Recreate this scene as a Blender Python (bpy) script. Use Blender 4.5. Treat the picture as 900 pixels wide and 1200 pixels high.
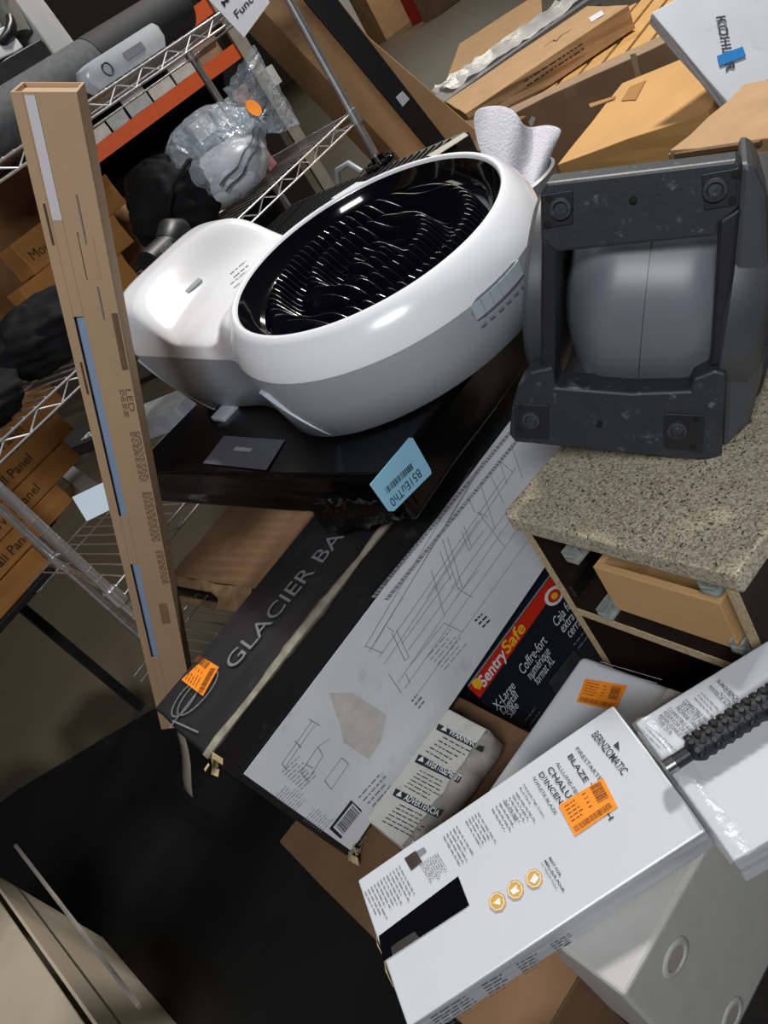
import bpy, bmesh, math, random
from mathutils import Vector, Matrix
random.seed(7)
scene = bpy.context.scene
for o in list(bpy.data.objects): bpy.data.objects.remove(o)
COL = scene.collection

# ---------------------------------------------------------------- camera
PITCH, ROLL, FPX, CAMH = math.radians(30.5), math.radians(36.5), 900.0, 1.5
CAM = Vector((0, 0, CAMH))
FW = Vector((0, math.cos(PITCH), -math.sin(PITCH)))
_U0 = Vector((0, math.sin(PITCH), math.cos(PITCH))); _R0 = Vector((1, 0, 0))
RT = _R0 * math.cos(ROLL) - _U0 * math.sin(ROLL)
UP = _R0 * math.sin(ROLL) + _U0 * math.cos(ROLL)
cam_d = bpy.data.cameras.new('camera'); cam = bpy.data.objects.new('camera', cam_d); COL.objects.link(cam)
cam_d.sensor_fit = 'VERTICAL'; cam_d.sensor_height = 24.0; cam_d.lens = 24.0 * FPX / 1200.0
cam_d.clip_start = 0.02; cam_d.clip_end = 100
M = Matrix.Identity(4)
for i in range(3):
    M[i][0] = RT[i]; M[i][1] = UP[i]; M[i][2] = -FW[i]; M[i][3] = CAM[i]
cam.matrix_world = M
scene.camera = cam

# ---------------------------------------------------------------- world, lights, exposure
w = bpy.data.worlds.new('hall_air'); scene.world = w; w.use_nodes = True
w.node_tree.nodes['Background'].inputs[0].default_value = (0.75, 0.80, 1.0, 1)
w.node_tree.nodes['Background'].inputs[1].default_value = 0.022
def area(name, loc, target, sx, sy, watts, col=(1, 1, 1)):
    l = bpy.data.lights.new(name, 'AREA'); l.shape = 'RECTANGLE'; l.size = sx; l.size_y = sy; l.energy = watts; l.color = col
    o = bpy.data.objects.new(name, l); COL.objects.link(o); o.location = loc
    o.rotation_euler = (Vector(target) - Vector(loc)).to_track_quat('-Z', 'Y').to_euler()
    return o
area('high_bay_lamp_back', (3.4, 2.9, 5.6), (0.2, 1.0, 0.8), 0.9, 0.3, 360, (1.0, 0.97, 0.93))
area('high_bay_lamp_front', (-0.5, -1.3, 2.9), (0.2, 1.0, 0.6), 1.0, 0.4, 62, (0.95, 0.97, 1.0))
area('high_bay_lamp_far', (4.0, 9.0, 6.0), (4.0, 9.01, 0), 2.4, 0.6, 200, (1.0, 0.92, 0.78))
area('high_bay_lamp_farthest', (7.0, 18.0, 6.0), (7.0, 18.01, 0), 2.4, 0.6, 300, (1.0, 0.92, 0.78))
area('high_bay_lamp_left', (-2.0, 4.6, 5.6), (-1.0, 3.2, 1.0), 2.0, 0.5, 14, (1.0, 0.90, 0.76))
scene.view_settings.view_transform = 'Standard'; scene.view_settings.look = 'None'
scene.view_settings.exposure = 0.0; scene.view_settings.gamma = 1.0
scene.view_settings.use_curve_mapping = False

# ---------------------------------------------------------------- geometry helpers
def ray(u, v): return FW + RT * ((u - 450) / FPX) - UP * ((v - 600) / FPX)
def at(u, v, d): return CAM + ray(u, v) * d
def onz(u, v, z):
    q = ray(u, v); return CAM + q * ((z - CAMH) / q.z)
def onpl(u, v, P0, n):
    q = ray(u, v); return CAM + q * ((P0 - CAM).dot(n) / q.dot(n))
def frame(o, x, y):
    """4x4 with local X along x, Y as close as possible to y"""
    x = Vector(x).normalized(); y = Vector(y); y = (y - x * x.dot(y)).normalized(); z = x.cross(y)
    m = Matrix.Identity(4)
    for i in range(3): m[i][0] = x[i]; m[i][1] = y[i]; m[i][2] = z[i]; m[i][3] = o[i]
    return m
def yawm(o, deg): return Matrix.Translation(Vector(o)) @ Matrix.Rotation(math.radians(deg), 4, 'Z')

def lin(c):
    return tuple(((v / 12.92) if v <= .04045 else ((v + .055) / 1.055) ** 2.4) for v in c)
def rgb(r, g, b): return lin((r / 255., g / 255., b / 255.))

_mats = {}
def mat(name, col, rough=.55, metal=0., var=.12, scale=18., bump=0., bscale=120., trans=0., alpha=1., coat=0., spec=.5, stretch=None, wear=None, wearscale=40., wearamt=.6, emit=0.):
    if name in _mats: return _mats[name]
    m = bpy.data.materials.new(name); m.use_nodes = True; nt = m.node_tree; N = nt.nodes; L = nt.links
    b = N['Principled BSDF']
    b.inputs['Roughness'].default_value = rough; b.inputs['Metallic'].default_value = metal
    b.inputs['Specular IOR Level'].default_value = spec
    b.inputs['Transmission Weight'].default_value = trans; b.inputs['Alpha'].default_value = alpha
    b.inputs['Coat Weight'].default_value = coat; b.inputs['Coat Roughness'].default_value = .05
    tc = N.new('ShaderNodeTexCoord'); mp = N.new('ShaderNodeMapping'); L.new(tc.outputs['Object'], mp.inputs['Vector'])
    if stretch: mp.inputs['Scale'].default_value = stretch
    base = None
    if var > 0:
        nz = N.new('ShaderNodeTexNoise'); nz.inputs['Scale'].default_value = scale; nz.inputs['Detail'].default_value = 5
        L.new(mp.outputs[0], nz.inputs['Vector'])
        cr = N.new('ShaderNodeValToRGB'); L.new(nz.outputs['Fac'], cr.inputs['Fac'])
        cr.color_ramp.elements[0].position = .3; cr.color_ramp.elements[1].position = .7
        cr.color_ramp.elements[0].color = tuple(max(0, c * (1 - var)) for c in col) + (1,)
        cr.color_ramp.elements[1].color = tuple(min(1, c * (1 + var)) for c in col) + (1,)
        base = cr.outputs[0]
    if wear:
        nz2 = N.new('ShaderNodeTexNoise'); nz2.inputs['Scale'].default_value = wearscale; nz2.inputs['Detail'].default_value = 9; nz2.inputs['Roughness'].default_value = .7
        L.new(mp.outputs[0], nz2.inputs['Vector'])
        cr2 = N.new('ShaderNodeValToRGB'); L.new(nz2.outputs['Fac'], cr2.inputs['Fac'])
        cr2.color_ramp.elements[0].position = .58; cr2.color_ramp.elements[0].color = (0, 0, 0, 1)
        cr2.color_ramp.elements[1].position = .72; cr2.color_ramp.elements[1].color = (wearamt,) * 3 + (1,)
        mx = N.new('ShaderNodeMix'); mx.data_type = 'RGBA'
        L.new(cr2.outputs[0], mx.inputs[0])
        if base: L.new(base, mx.inputs[6])
        else: mx.inputs[6].default_value = tuple(col) + (1,)
        mx.inputs[7].default_value = tuple(wear) + (1,); base = mx.outputs[2]
    if base: L.new(base, b.inputs['Base Color'])
    else: b.inputs['Base Color'].default_value = tuple(col) + (1,)
    if emit:
        b.inputs['Emission Color'].default_value = tuple(col) + (1,); b.inputs['Emission Strength'].default_value = emit
    if bump > 0:
        nb = N.new('ShaderNodeTexNoise'); nb.inputs['Scale'].default_value = bscale; nb.inputs['Detail'].default_value = 4
        L.new(mp.outputs[0], nb.inputs['Vector'])
        bp = N.new('ShaderNodeBump'); bp.inputs['Strength'].default_value = bump; bp.inputs['Distance'].default_value = .004
        L.new(nb.outputs['Fac'], bp.inputs['Height']); L.new(bp.outputs[0], b.inputs['Normal'])
    _mats[name] = m; return m

class MB:
    def __init__(s): s.v = []; s.f = []
    def add(s, vs, fs):
        o = len(s.v); s.v += [tuple(p) for p in vs]; s.f += [tuple(i + o for i in q) for q in fs]; return s
    def box(s, lo, hi, m=None):
        x0, y0, z0 = lo; x1, y1, z1 = hi
        vs = [Vector(p) for p in ((x0, y0, z0), (x1, y0, z0), (x1, y1, z0), (x0, y1, z0), (x0, y0, z1), (x1, y0, z1), (x1, y1, z1), (x0, y1, z1))]
        if m: vs = [m @ p for p in vs]
        return s.add(vs, [(0, 3, 2, 1), (4, 5, 6, 7), (0, 1, 5, 4), (1, 2, 6, 5), (2, 3, 7, 6), (3, 0, 4, 7)])
    def tube(s, pts, r, seg=8, closed=False, caps=True):
        pts = [Vector(p) for p in pts]; n = len(pts); rr = r if isinstance(r, (list, tuple)) else [r] * n
        rings = []; prev = None
        for i, p in enumerate(pts):
            a = pts[(i - 1) % n] if (closed or i > 0) else p; b = pts[(i + 1) % n] if (closed or i < n - 1) else p
            t = (b - a).normalized()
            if prev is None:
                e = t.orthogonal().normalized()
            else:
                e = (prev - t * prev.dot(t))
                e = e.normalized() if e.length > 1e-6 else t.orthogonal().normalized()
            prev = e; g = t.cross(e)
            rings.append([p + (e * math.cos(2 * math.pi * k / seg) + g * math.sin(2 * math.pi * k / seg)) * rr[i] for k in range(seg)])
        vs = [q for rg in rings for q in rg]; fs = []
        for i in range(n if closed else n - 1):
            j = (i + 1) % n
            for k in range(seg):
                k2 = (k + 1) % seg; fs.append((i * seg + k, i * seg + k2, j * seg + k2, j * seg + k))
        if caps and not closed:
            fs.append(tuple(range(seg))[::-1]); fs.append(tuple((n - 1) * seg + k for k in range(seg)))
        return s.add(vs, fs)
    def lathe(s, prof, seg=48, m=None, cap0=False, cap1=False, a0=0., a1=2 * math.pi):
        full = abs(a1 - a0 - 2 * math.pi) < 1e-6; ns = seg if full else seg + 1
        vs = []
        for r, h in prof:
            for k in range(ns):
                a = a0 + (a1 - a0) * k / seg; p = Vector((r * math.cos(a), r * math.sin(a), h)); vs.append(m @ p if m else p)
        fs = []
        for i in range(len(prof) - 1):
            for k in range(seg):
                k2 = (k + 1) % ns if full else k + 1
                fs.append((i * ns + k, i * ns + k2, (i + 1) * ns + k2, (i + 1) * ns + k))
        if cap0: fs.append(tuple(range(ns))[::-1])
        if cap1: fs.append(tuple((len(prof) - 1) * ns + k for k in range(ns)))
        return s.add(vs, fs)
    def prism(s, poly, z0, z1, m=None):
        n = len(poly); vs = [Vector((p[0], p[1], z0)) for p in poly] + [Vector((p[0], p[1], z1)) for p in poly]
        if m: vs = [m @ p for p in vs]
        return s.add(vs, [tuple(range(n))[::-1], tuple(range(n, 2 * n))] + [(i, (i + 1) % n, n + (i + 1) % n, n + i) for i in range(n)])
    def loft(s, loops, cap0=True, cap1=True):
        n = len(loops[0]); vs = [p for l in loops for p in l]; fs = []
        for i in range(len(loops) - 1):
            for k in range(n):
                k2 = (k + 1) % n; fs.append((i * n + k, i * n + k2, (i + 1) * n + k2, (i + 1) * n + k))
        if cap0: fs.append(tuple(range(n))[::-1])
        if cap1: fs.append(tuple((len(loops) - 1) * n + k for k in range(n)))
        return s.add(vs, fs)
    def grid(s, P, thick=None):
        r = len(P); c = len(P[0]); vs = [q for row in P for q in row]
        fs = [(i * c + j, i * c + j + 1, (i + 1) * c + j + 1, (i + 1) * c + j) for i in range(r - 1) for j in range(c - 1)]
        return s.add(vs, fs)
    def mesh(s, name):
        me = bpy.data.meshes.new(name); me.from_pydata(s.v, [], s.f); me.update()
        bm = bmesh.new(); bm.from_mesh(me); bmesh.ops.recalc_face_normals(bm, faces=bm.faces[:]); bm.to_mesh(me); bm.free()
        return me
    def build(s, name, material, parent=None, smooth=False, bevel=0., bseg=2, solid=0., sub=0, label=None, kind=None):
        me = s.mesh(name); o = bpy.data.objects.new(name, me); COL.objects.link(o)
        if material: me.materials.append(material)
        if parent: o.parent = parent
        if smooth:
            for p in me.polygons: p.use_smooth = True
            me.set_sharp_from_angle(angle=math.radians(50 if smooth is True else smooth))
        if solid:
            md = o.modifiers.new('thickness', 'SOLIDIFY'); md.thickness = solid; md.offset = 0
        if bevel:
            md = o.modifiers.new('edge', 'BEVEL'); md.width = bevel; md.segments = bseg; md.limit_method = 'ANGLE'; md.angle_limit = math.radians(40)
        if sub:
            md = o.modifiers.new('smooth', 'SUBSURF'); md.levels = sub; md.render_levels = sub
        if label: o['label'] = label
        if kind: o['kind'] = kind
        return o

def thing(name, label, cat, m=None, group=None, kind=None):
    o = bpy.data.objects.new(name, None); COL.objects.link(o); o.empty_display_size = .05
    if m is not None: o.matrix_world = m
    o['label'] = label; o['category'] = cat
    if group: o['group'] = group
    if kind: o['kind'] = kind
    return o
def tag(o, label, cat, group=None, kind=None, m=None):
    o['label'] = label; o['category'] = cat
    if group: o['group'] = group
    if kind: o['kind'] = kind
    if m is not None: o.matrix_world = m
    return o
def part_copy(src, parent, m=None):
    c = src.copy(); COL.objects.link(c); c.parent = parent
    if m is not None: c.matrix_local = m
    return c

def rough_box(lo, hi, amp=.0015, cuts=3, seed=0):
    """box with subdivided, slightly uneven faces (worn cardboard)"""
    bm = bmesh.new(); bmesh.ops.create_cube(bm, size=1)
    for v in bm.verts: v.co = Vector((lo[i] + (v.co[i] + .5) * (hi[i] - lo[i]) for i in range(3)))
    bmesh.ops.subdivide_edges(bm, edges=bm.edges[:], cuts=cuts, use_grid_fill=True)
    rnd = random.Random(seed)
    for v in bm.verts: v.co += Vector((rnd.uniform(-1, 1), rnd.uniform(-1, 1), rnd.uniform(-1, 1))) * amp
    mb = MB(); bm.verts.ensure_lookup_table(); mb.add([v.co.copy() for v in bm.verts], [[v.index for v in f.verts] for f in bm.faces]); bm.free()
    return mb

# ---- flat print on a plane of a thing --------------------------------------
class Face:
    """plane of a thing: local point p0 and local outward normal n; pixel picks are turned into local points of that plane"""
    def __init__(s, root, p0, n, eps=.0006):
        s.root = root; s.m = root.matrix_world.copy(); s.inv = s.m.inverted(); s.n = Vector(n).normalized()
        s.P = s.m @ Vector(p0); s.N = (s.m.to_3x3() @ s.n).normalized(); s.eps = eps
    def loc(s, uv): return s.inv @ onpl(uv[0], uv[1], s.P, s.N)
    def axes(s, a, b, up):
        A, B, U_ = s.loc(a), s.loc(b), s.loc(up)
        x = (B - A); L = x.length; x.normalize(); y = s.n.cross(x)
        h = (U_ - A).dot(y)
        if h < 0: h = -h; x = x; flip = True
        else: flip = False
        return A, x, y, L, h, flip
    def quad(s, pts, name, material, lift=1., **k):
        q = [s.loc(p) + s.n * s.eps * lift for p in pts]; q2 = [p - s.n * s.eps * lift * .9 for p in q]
        n = len(q); mb = MB(); mb.add(q + q2, [tuple(range(n)), tuple(range(n, 2 * n))[::-1]] + [(i, (i + 1) % n, n + (i + 1) % n, n + i) for i in range(n)])
        return mb.build(name, material, s.root, **k)
    def rect(s, a, b, up, name, material, lift=1., **k):
        """true rectangle: side from a to b, height towards up"""
        A, x, y, L, h, fl = s.axes(a, b, up)
        if fl: y = -y
        q = [A, A + x * L, A + x * L + y * h, A + y * h]; q = [p + s.n * s.eps * lift for p in q]; q2 = [p - s.n * s.eps * lift * .9 for p in q]
        mb = MB(); mb.add(q + q2, [(0, 1, 2, 3), (7, 6, 5, 4)] + [(i, (i + 1) % 4, 4 + (i + 1) % 4, 4 + i) for i in range(4)])
        return mb.build(name, material, s.root, **k)
    def ribbon(s, lines, width, name, material, lift=1.4, closed=False, **k):
        mb = MB()
        for ln in lines:
            P = [s.loc(p) if not isinstance(p, Vector) else p for p in ln]
            for A, B in zip(P[:-1], P[1:]):
                t = (B - A)
                if t.length < 1e-6: continue
                t.normalize(); c = s.n.cross(t) * width / 2; e = t * width / 2; o = s.n * s.eps * lift
                mb.add([A - c - e + o, B - c + e + o, B + c + e + o, A + c - e + o], [(0, 1, 2, 3)])
        return mb.build(name, material, s.root, **k)
    def text(s, body, a, b, up, material, name='lettering', lift=1.6, capratio=.72, bold=0., **k):
        A, x, y, L, h, fl = s.axes(a, b, up)
        me = text_mesh(body, bold)
        xs = [v.co.x for v in me.vertices]; x0, x1 = min(xs), max(xs)
        sx = L / max(x1 - x0, 1e-6); sy = h / capratio
        if fl: y = -y
        mb = MB(); vs = [A + x * ((v.co.x - x0) * sx) + y * (v.co.y * sy) + s.n * s.eps * lift for v in me.vertices]
        mb.add(vs, [tuple(p.vertices) for p in me.polygons])
        return mb.build(name, material, s.root, **k)
    def para(s, a, b, down, n, material, name='fine_print', fill=.5, seed=1, lift=1.5, ragged=.3, word=.05, **k):
        """n lines of small illegible print between a-b (first line) and down (last line start)"""
        A, B, D = s.loc(a), s.loc(b), s.loc(down); x = B - A; L = x.length; x.normalize()
        d = (D - A); d = d - x * d.dot(x) if False else d
        rnd = random.Random(seed); mb = MB(); o = s.n * s.eps * lift; pitch = d.length / max(n - 1, 1) if n > 1 else d.length; dn = d.normalized()
        hh = pitch * fill * .36
        for i in range(n):
            p = 0.; end = L * (1 - rnd.random() * ragged)
            while p < end:
                wl = min(L * word * rnd.uniform(.5, 1.8), end - p)
                c = A + dn * (pitch * i)
                q = [c + x * p - dn * hh, c + x * (p + wl) - dn * hh, c + x * (p + wl) + dn * hh, c + x * p + dn * hh]
                mb.add([t + o for t in q], [(0, 1, 2, 3)]); p += wl + L * word * .35
        return mb.build(name, material, s.root, **k)
    def barcode(s, a, b, up, material, n=26, seed=3, lift=1.8, name='barcode'):
        A, x, y, L, h, fl = s.axes(a, b, up)
        if fl: y = -y
        rnd = random.Random(seed); mb = MB(); o = s.n * s.eps * lift; p = 0; u = L / (n * 2.2)
        while p < L - u:
            wd = u * rnd.choice([.6, .6, 1.2, 1.8]); q = [A + x * p, A + x * (p + wd), A + x * (p + wd) + y * h, A + x * p + y * h]
            mb.add([t + o for t in q], [(0, 1, 2, 3)]); p += wd + u * rnd.choice([.6, .9, 1.4])
        return mb.build(name, material, s.root)
_txt = {}
def text_mesh(body, bold=0.):
    key = (body, bold)
    if key in _txt: return _txt[key]
    cu = bpy.data.curves.new('t', 'FONT'); cu.body = body; cu.resolution_u = 3; cu.offset = bold
    ob = bpy.data.objects.new('t', cu); COL.objects.link(ob)
    dg = bpy.context.evaluated_depsgraph_get(); dg.update()
    me = bpy.data.meshes.new_from_object(ob.evaluated_get(dg)); me.name = 'glyphs'
    bpy.data.objects.remove(ob); bpy.data.curves.remove(cu)
    _txt[key] = me; return me

# ---------------------------------------------------------------- materials
CARD = mat('cardboard', rgb(178, 142, 102), .8, var=.10, scale=9, bump=.15, bscale=60)
CARD2 = mat('cardboard_grey', rgb(150, 124, 98), .8, var=.10, scale=7, bump=.15, bscale=60)
CARD3 = mat('cardboard_ochre', rgb(196, 150, 90), .75, var=.07, scale=5, bump=.1, bscale=50)
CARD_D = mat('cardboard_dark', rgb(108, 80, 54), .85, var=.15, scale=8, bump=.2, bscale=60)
BLACKINK = mat('black_ink', rgb(34, 34, 38), .7, var=0)
GREYINK = mat('grey_ink', rgb(120, 122, 126), .7, var=0)
PALEINK = mat('pale_ink', rgb(150, 150, 152), .6, var=0)
WHITEINK = mat('white_ink', rgb(225, 228, 232), .6, var=0)
ORANGE = mat('orange_label', rgb(244, 140, 28), .6, var=.04)
ORANGEINK = mat('label_ink', rgb(110, 60, 14), .7, var=0)
WHITECARD = mat('white_carton', rgb(204, 206, 208), .45, var=.03, scale=4)
CLEAR = mat('clear_tape', rgb(235, 230, 220), .12, var=0, alpha=.05, spec=.6)
CHROME = mat('chrome', rgb(222, 222, 224), .30, .85, var=.1, scale=30)
BLACKGLOSS = mat('black_gloss', rgb(10, 10, 12), .08, var=0, spec=.5)
BLACKPL = mat('black_plastic', rgb(30, 31, 34), .45, var=.15, scale=30)
WOODPINE = mat('pallet_wood', rgb(206, 160, 96), .75, var=.18, scale=6, stretch=(1, 8, 8), bump=.2)

# ---------------------------------------------------------------- the hall
FLOORM = mat('concrete_floor', rgb(72, 64, 50), .55, var=.16, scale=1.3, bump=.05, bscale=40, wear=rgb(54, 47, 36), wearscale=2.2, wearamt=.5)
fl = MB().box((-9, -4, -.1), (16, 30, 0)).build('floor', FLOORM); tag(fl, 'brown grey polished concrete warehouse floor', 'floor', kind='structure')
WALLM = mat('hall_wall', rgb(70, 66, 62), .8, var=.1, scale=.6)
wl = MB().box((-9, 30, -.1), (16, 30.2, 8)).build('wall_back', WALLM); tag(wl, 'dim far wall of the warehouse', 'wall', kind='structure')
wl = MB().box((-9.2, -4, -.1), (-9, 30.2, 8)).build('wall_left', WALLM); tag(wl, 'dim side wall of the warehouse', 'wall', kind='structure')

mt = MB().prism([(p.x, p.y) for p in (onz(u, v, .008) for u, v in ((330, 820), (180, 830), (20, 925), (-160, 1060), (-120, 1330), (520, 1330), (700, 1130), (520, 960)))], 0, .008).build('floor_shade_sheet', mat('floor_shade_black', rgb(16, 17, 18), .6, var=.3, scale=6, spec=.3), None, bevel=.003)  # added black sheet, paints the deep shade on the floor below the pile
tag(mt, 'black sheet added as shade on the floor below the pile', 'shade sheet')
# ---------------------------------------------------------------- helpers for cartons standing upright
XP = Vector((.9184, .391, 0)).normalized(); GP = Vector((XP.y, -XP.x, 0))      # length of the pile and the way it faces
XPDEG = math.degrees(math.atan2(XP.y, XP.x))

def price_label(F, corners, name='price_label', seed=1):
    """orange return label: corners in reading order a(bottom left) b(bottom right) c(top right) d(top left)"""
    a, b, c, d = corners
    st = F.quad([a, b, c, d], name, ORANGE, lift=2.2)
    def mix(s_, t_):
        return (a[0] + (b[0] - a[0]) * s_ + (d[0] - a[0]) * t_, a[1] + (b[1] - a[1]) * s_ + (d[1] - a[1]) * t_)
    F.eps_old = F.eps
    p = F.para(mix(.08, .86), mix(.42, .86), mix(.08, .40), 5, ORANGEINK, 'label_print', fill=.4, seed=seed, lift=2.8, word=.2); p.parent = st
    p = F.para(mix(.5, .86), mix(.6, .86), mix(.5, .45), 4, ORANGEINK, 'label_print', fill=.35, seed=seed + 4, lift=2.8, word=.5); p.parent = st
    q = F.barcode(mix(.06, .06), mix(.92, .06), mix(.06, .24), ORANGEINK, 34, seed, lift=2.8); q.parent = st
    q = F.barcode(mix(.70, .40), mix(.70, .95), mix(.94, .40), ORANGEINK, 14, seed + 2, lift=2.8); q.parent = st
    return st

# ---------------------------------------------------------------- big brown carton under the pile
P = Vector((-.421, .956, 0)) + XP * -.065 - GP * .19
mC = frame(P, XP, -GP)                                    # local x along pile, y away from the camera
car = thing('cardboard_box', 'large brown corrugated carton carrying the whole pile of boxes', 'box', mC)
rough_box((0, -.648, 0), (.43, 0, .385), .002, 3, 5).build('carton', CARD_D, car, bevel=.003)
MB().box((.002, -.648, .3852), (.43, -.40, .389)).build('flap', CARD_D, car)

# ---------------------------------------------------------------- long black carton with the white printed side
X = Vector((.9184, .391, .0614)); Y = Vector((.0307, .0843, -.996))
mG = frame((-.433, .922, .799), X, Y)
gl = thing('shelf_carton', 'long black carton with white side printed with line drawings, GLACIER BAY on top', 'box', mG)
GD = (.857, .399, .193)
DARKCARD = mat('black_print_card', rgb(27, 27, 30), .45, var=.3, scale=5, wear=rgb(90, 88, 82), wearscale=26, wearamt=.35, bump=.12, bscale=30)
rough_box((0, 0, 0), GD, .0016, 5, 2).build('carton', DARKCARD, gl, bevel=.004)
FG = Face(gl, (0, 0, -.002), (0, 0, -1)); FT = Face(gl, (0, -.002, 0), (0, -1, 0))
WHITEPR = mat('white_print_panel', rgb(230, 232, 236), .5, var=.05, scale=7, wear=rgb(150, 148, 140), wearscale=9, wearamt=.45)
pan = MB().box((.012, .078, -.0032), (.853, .392, -.0018)).build('printed_panel', WHITEPR, gl)
F1 = Face(gl, (0, 0, -.0034), (0, 0, -1))
THIN = mat('drawing_ink', rgb(128, 130, 136), .7, var=0)
dr = [[(427, 758), (552, 548)], [(432, 764), (558, 556)], [(444, 770), (590, 560)], [(466, 800), (600, 605)], [(428, 757), (447, 765)],
      [(454, 735), (461, 740)], [(459, 742), (474, 774), (479, 770), (464, 738)], [(518, 632), (536, 690), (541, 687), (524, 630)], [(515, 646), (528, 680)],
      [(536, 690), (553, 700)], [(534, 700), (560, 668)], [(585, 540), (594, 568)], [(585, 540), (600, 553)], [(543, 616), (552, 640)], [(540, 622), (549, 645), (566, 622)],
      [(558, 600), (572, 606)], [(505, 668), (520, 720)], [(562, 566), (580, 620)], [(500, 700), (560, 610)], [(475, 790), (480, 800)], [(480, 780), (520, 730), (540, 740)],
      [(330, 895), (365, 845)], [(333, 900), (368, 850)], [(330, 895), (336, 903)], [(345, 868), (352, 876)], [(362, 843), (374, 850)],
      [(352, 905), (372, 875), (378, 885), (360, 915), (352, 905)], [(380, 915), (400, 888), (408, 895), (388, 925), (380, 915)], [(360, 897), (366, 900)], [(372, 875), (385, 866)],
      [(440, 752), (566, 540)], [(450, 778), (604, 548)], [(474, 806), (612, 612)], [(490, 812), (622, 628)], [(455, 790), (470, 812)], [(528, 690), (604, 585)], [(598, 520), (612, 560)], [(574, 556), (590, 590)], [(560, 600), (590, 640)], [(548, 582), (556, 600)], [(470, 755), (530, 672)], [(478, 762), (538, 680)]]
FG2 = F1
F1.ribbon(dr, .0011, 'line_drawing', THIN)
F1.para((437, 700), (598, 506), (452, 703), 2, PALEINK, 'fine_print', .45, 3, word=.012, ragged=.02)
F1.para((330, 905), (352, 885), (352, 925), 8, GREYINK, 'fine_print', .3, 4, word=.2)
F1.para((322, 935), (338, 918), (345, 950), 9, GREYINK, 'fine_print', .3, 5, word=.2)
F1.para((355, 962), (372, 945), (375, 975), 8, GREYINK, 'fine_print', .3, 6, word=.2)
F1.para((420, 935), (447, 905), (436, 945), 4, GREYINK, 'fine_print', .35, 7, word=.15)
F1.para((500, 770), (530, 735), (520, 785), 6, PALEINK, 'fine_print', .3, 8, word=.15)
F1.para((556, 728), (566, 718), (565, 735), 3, BLACKINK, 'fine_print', .5, 9, word=.3)
F1.para((482, 822), (490, 812), (490, 830), 3, GREYINK, 'fine_print', .5, 9, word=.3)
bl = F1.rect((399, 983), (424, 950), (385, 972), 'barcode_frame', BLACKINK, 1.2)
b2 = F1.rect((401, 980), (423, 952), (389, 971), 'barcode_field', WHITEINK, 2.0); b2.parent = bl
b3 = F1.barcode((402, 977), (421, 953), (392, 969), BLACKINK, 18, 4, lift=2.6); b3.parent = bl
F1.para((408, 1000), (426, 978), (414, 1004), 3, GREYINK, 'fine_print', .4, 12, word=.2)
# scuffed patch of torn print
SCUFF = mat('torn_print', rgb(208, 206, 200), .8, var=.12, scale=30)
F1.quad([(385, 812), (412, 812), (452, 838), (446, 868), (432, 890), (402, 870), (398, 850)], 'torn_patch', SCUFF, 1.1)
# top face: name and mark
SILV = mat('silver_ink', rgb(120, 120, 122), .5, var=.1, scale=60)
FT.text('GLACIER BAY', (274, 785), (418, 612), (262, 775), SILV, bold=.0)
leaf = lambda cx, cy, a, b, t, k0=0, k1=1: [(cx + a * math.cos(q) * math.cos(t) - b * math.sin(q) * math.sin(t), cy + a * math.cos(q) * math.sin(t) + b * math.sin(q) * math.cos(t)) for q in [2 * math.pi * (k0 + (k1 - k0) * i / 24) for i in range(25)]]
FT.ribbon([leaf(217, 820, 24, 8, -.95), leaf(232, 812, 34, 10, -.85), [(200, 852), (240, 800)], [(203, 845), (232, 858)]], .0028, 'leaf_mark', SILV)
# worn front top edge, packing tape and corner tears
WORN = mat('worn_edge', rgb(128, 124, 108), .9, var=.35, scale=50, bump=.4, bscale=80)
mb = MB(); rnd = random.Random(4); rows = []
for i in range(40):
    t = i / 39 * .60; wv = .004 + .003 * math.sin(i * .7) + rnd.uniform(0, .003) + (.006 if 12 < i < 20 else 0)
    rows.append([Vector((t, -.0045 + .0, wv)), Vector((t, -.005, .001)), Vector((t, -.001, -.005)), Vector((t, wv * .7, -.0045))])
mb.grid(rows).build('worn_edge', WORN, gl, smooth=True, solid=.001)
price_label(FT, [(238, 816), (257, 782), (240, 772), (213, 797)][0:4], seed=5)
tp = MB(); tp.grid([[Vector((.10 + .002 * j, -.006, .15)) if False else Vector((.20 + .03 * j + .01 * i, (-.0062 if i < 4 else -.006 + (i - 3) * .03), (.16 - .055 * i if i < 3 else -.006))) for j in range(3)] for i in range(8)])

tl = MB(); tl.grid([[Vector((-.004 - .013 * i, .03 + .004 * math.sin(i) + .015 * i, .11 - .004 * i + j * .016)) for j in range(3)] for i in range(6)])
tl.build('tape_tail', mat('grey_tape', rgb(120, 112, 100), .5, var=.2, scale=20), gl, smooth=True, solid=.0015)
TEAR = mat('torn_card', rgb(168, 150, 112), .9, var=.3, scale=60)
for (cx, cy, cz, s_, sd) in ((0, .01, 0, .018, 1), (.004, .02, .19, .014, 2), (.01, .39, 0, .016, 3)):
    r2 = random.Random(sd); mb = MB()
    for k in range(5):
        a = Vector((cx + r2.uniform(-.5, .8) * s_, cy + r2.uniform(-1, 1) * s_, cz + r2.uniform(-.8, .3) * s_)); 
        d1 = Vector((r2.uniform(-1, 1), r2.uniform(-1, 1), r2.uniform(-1, .2))) * s_; d2 = Vector((r2.uniform(-1, 1), r2.uniform(-1, 1), r2.uniform(-1, .2))) * s_ * .6
        mb.add([a, a + d1, a + d1 + d2, a + d2], [(0, 1, 2, 3)])
    mb.build('corner_tear', TEAR, gl, solid=.001)

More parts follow.
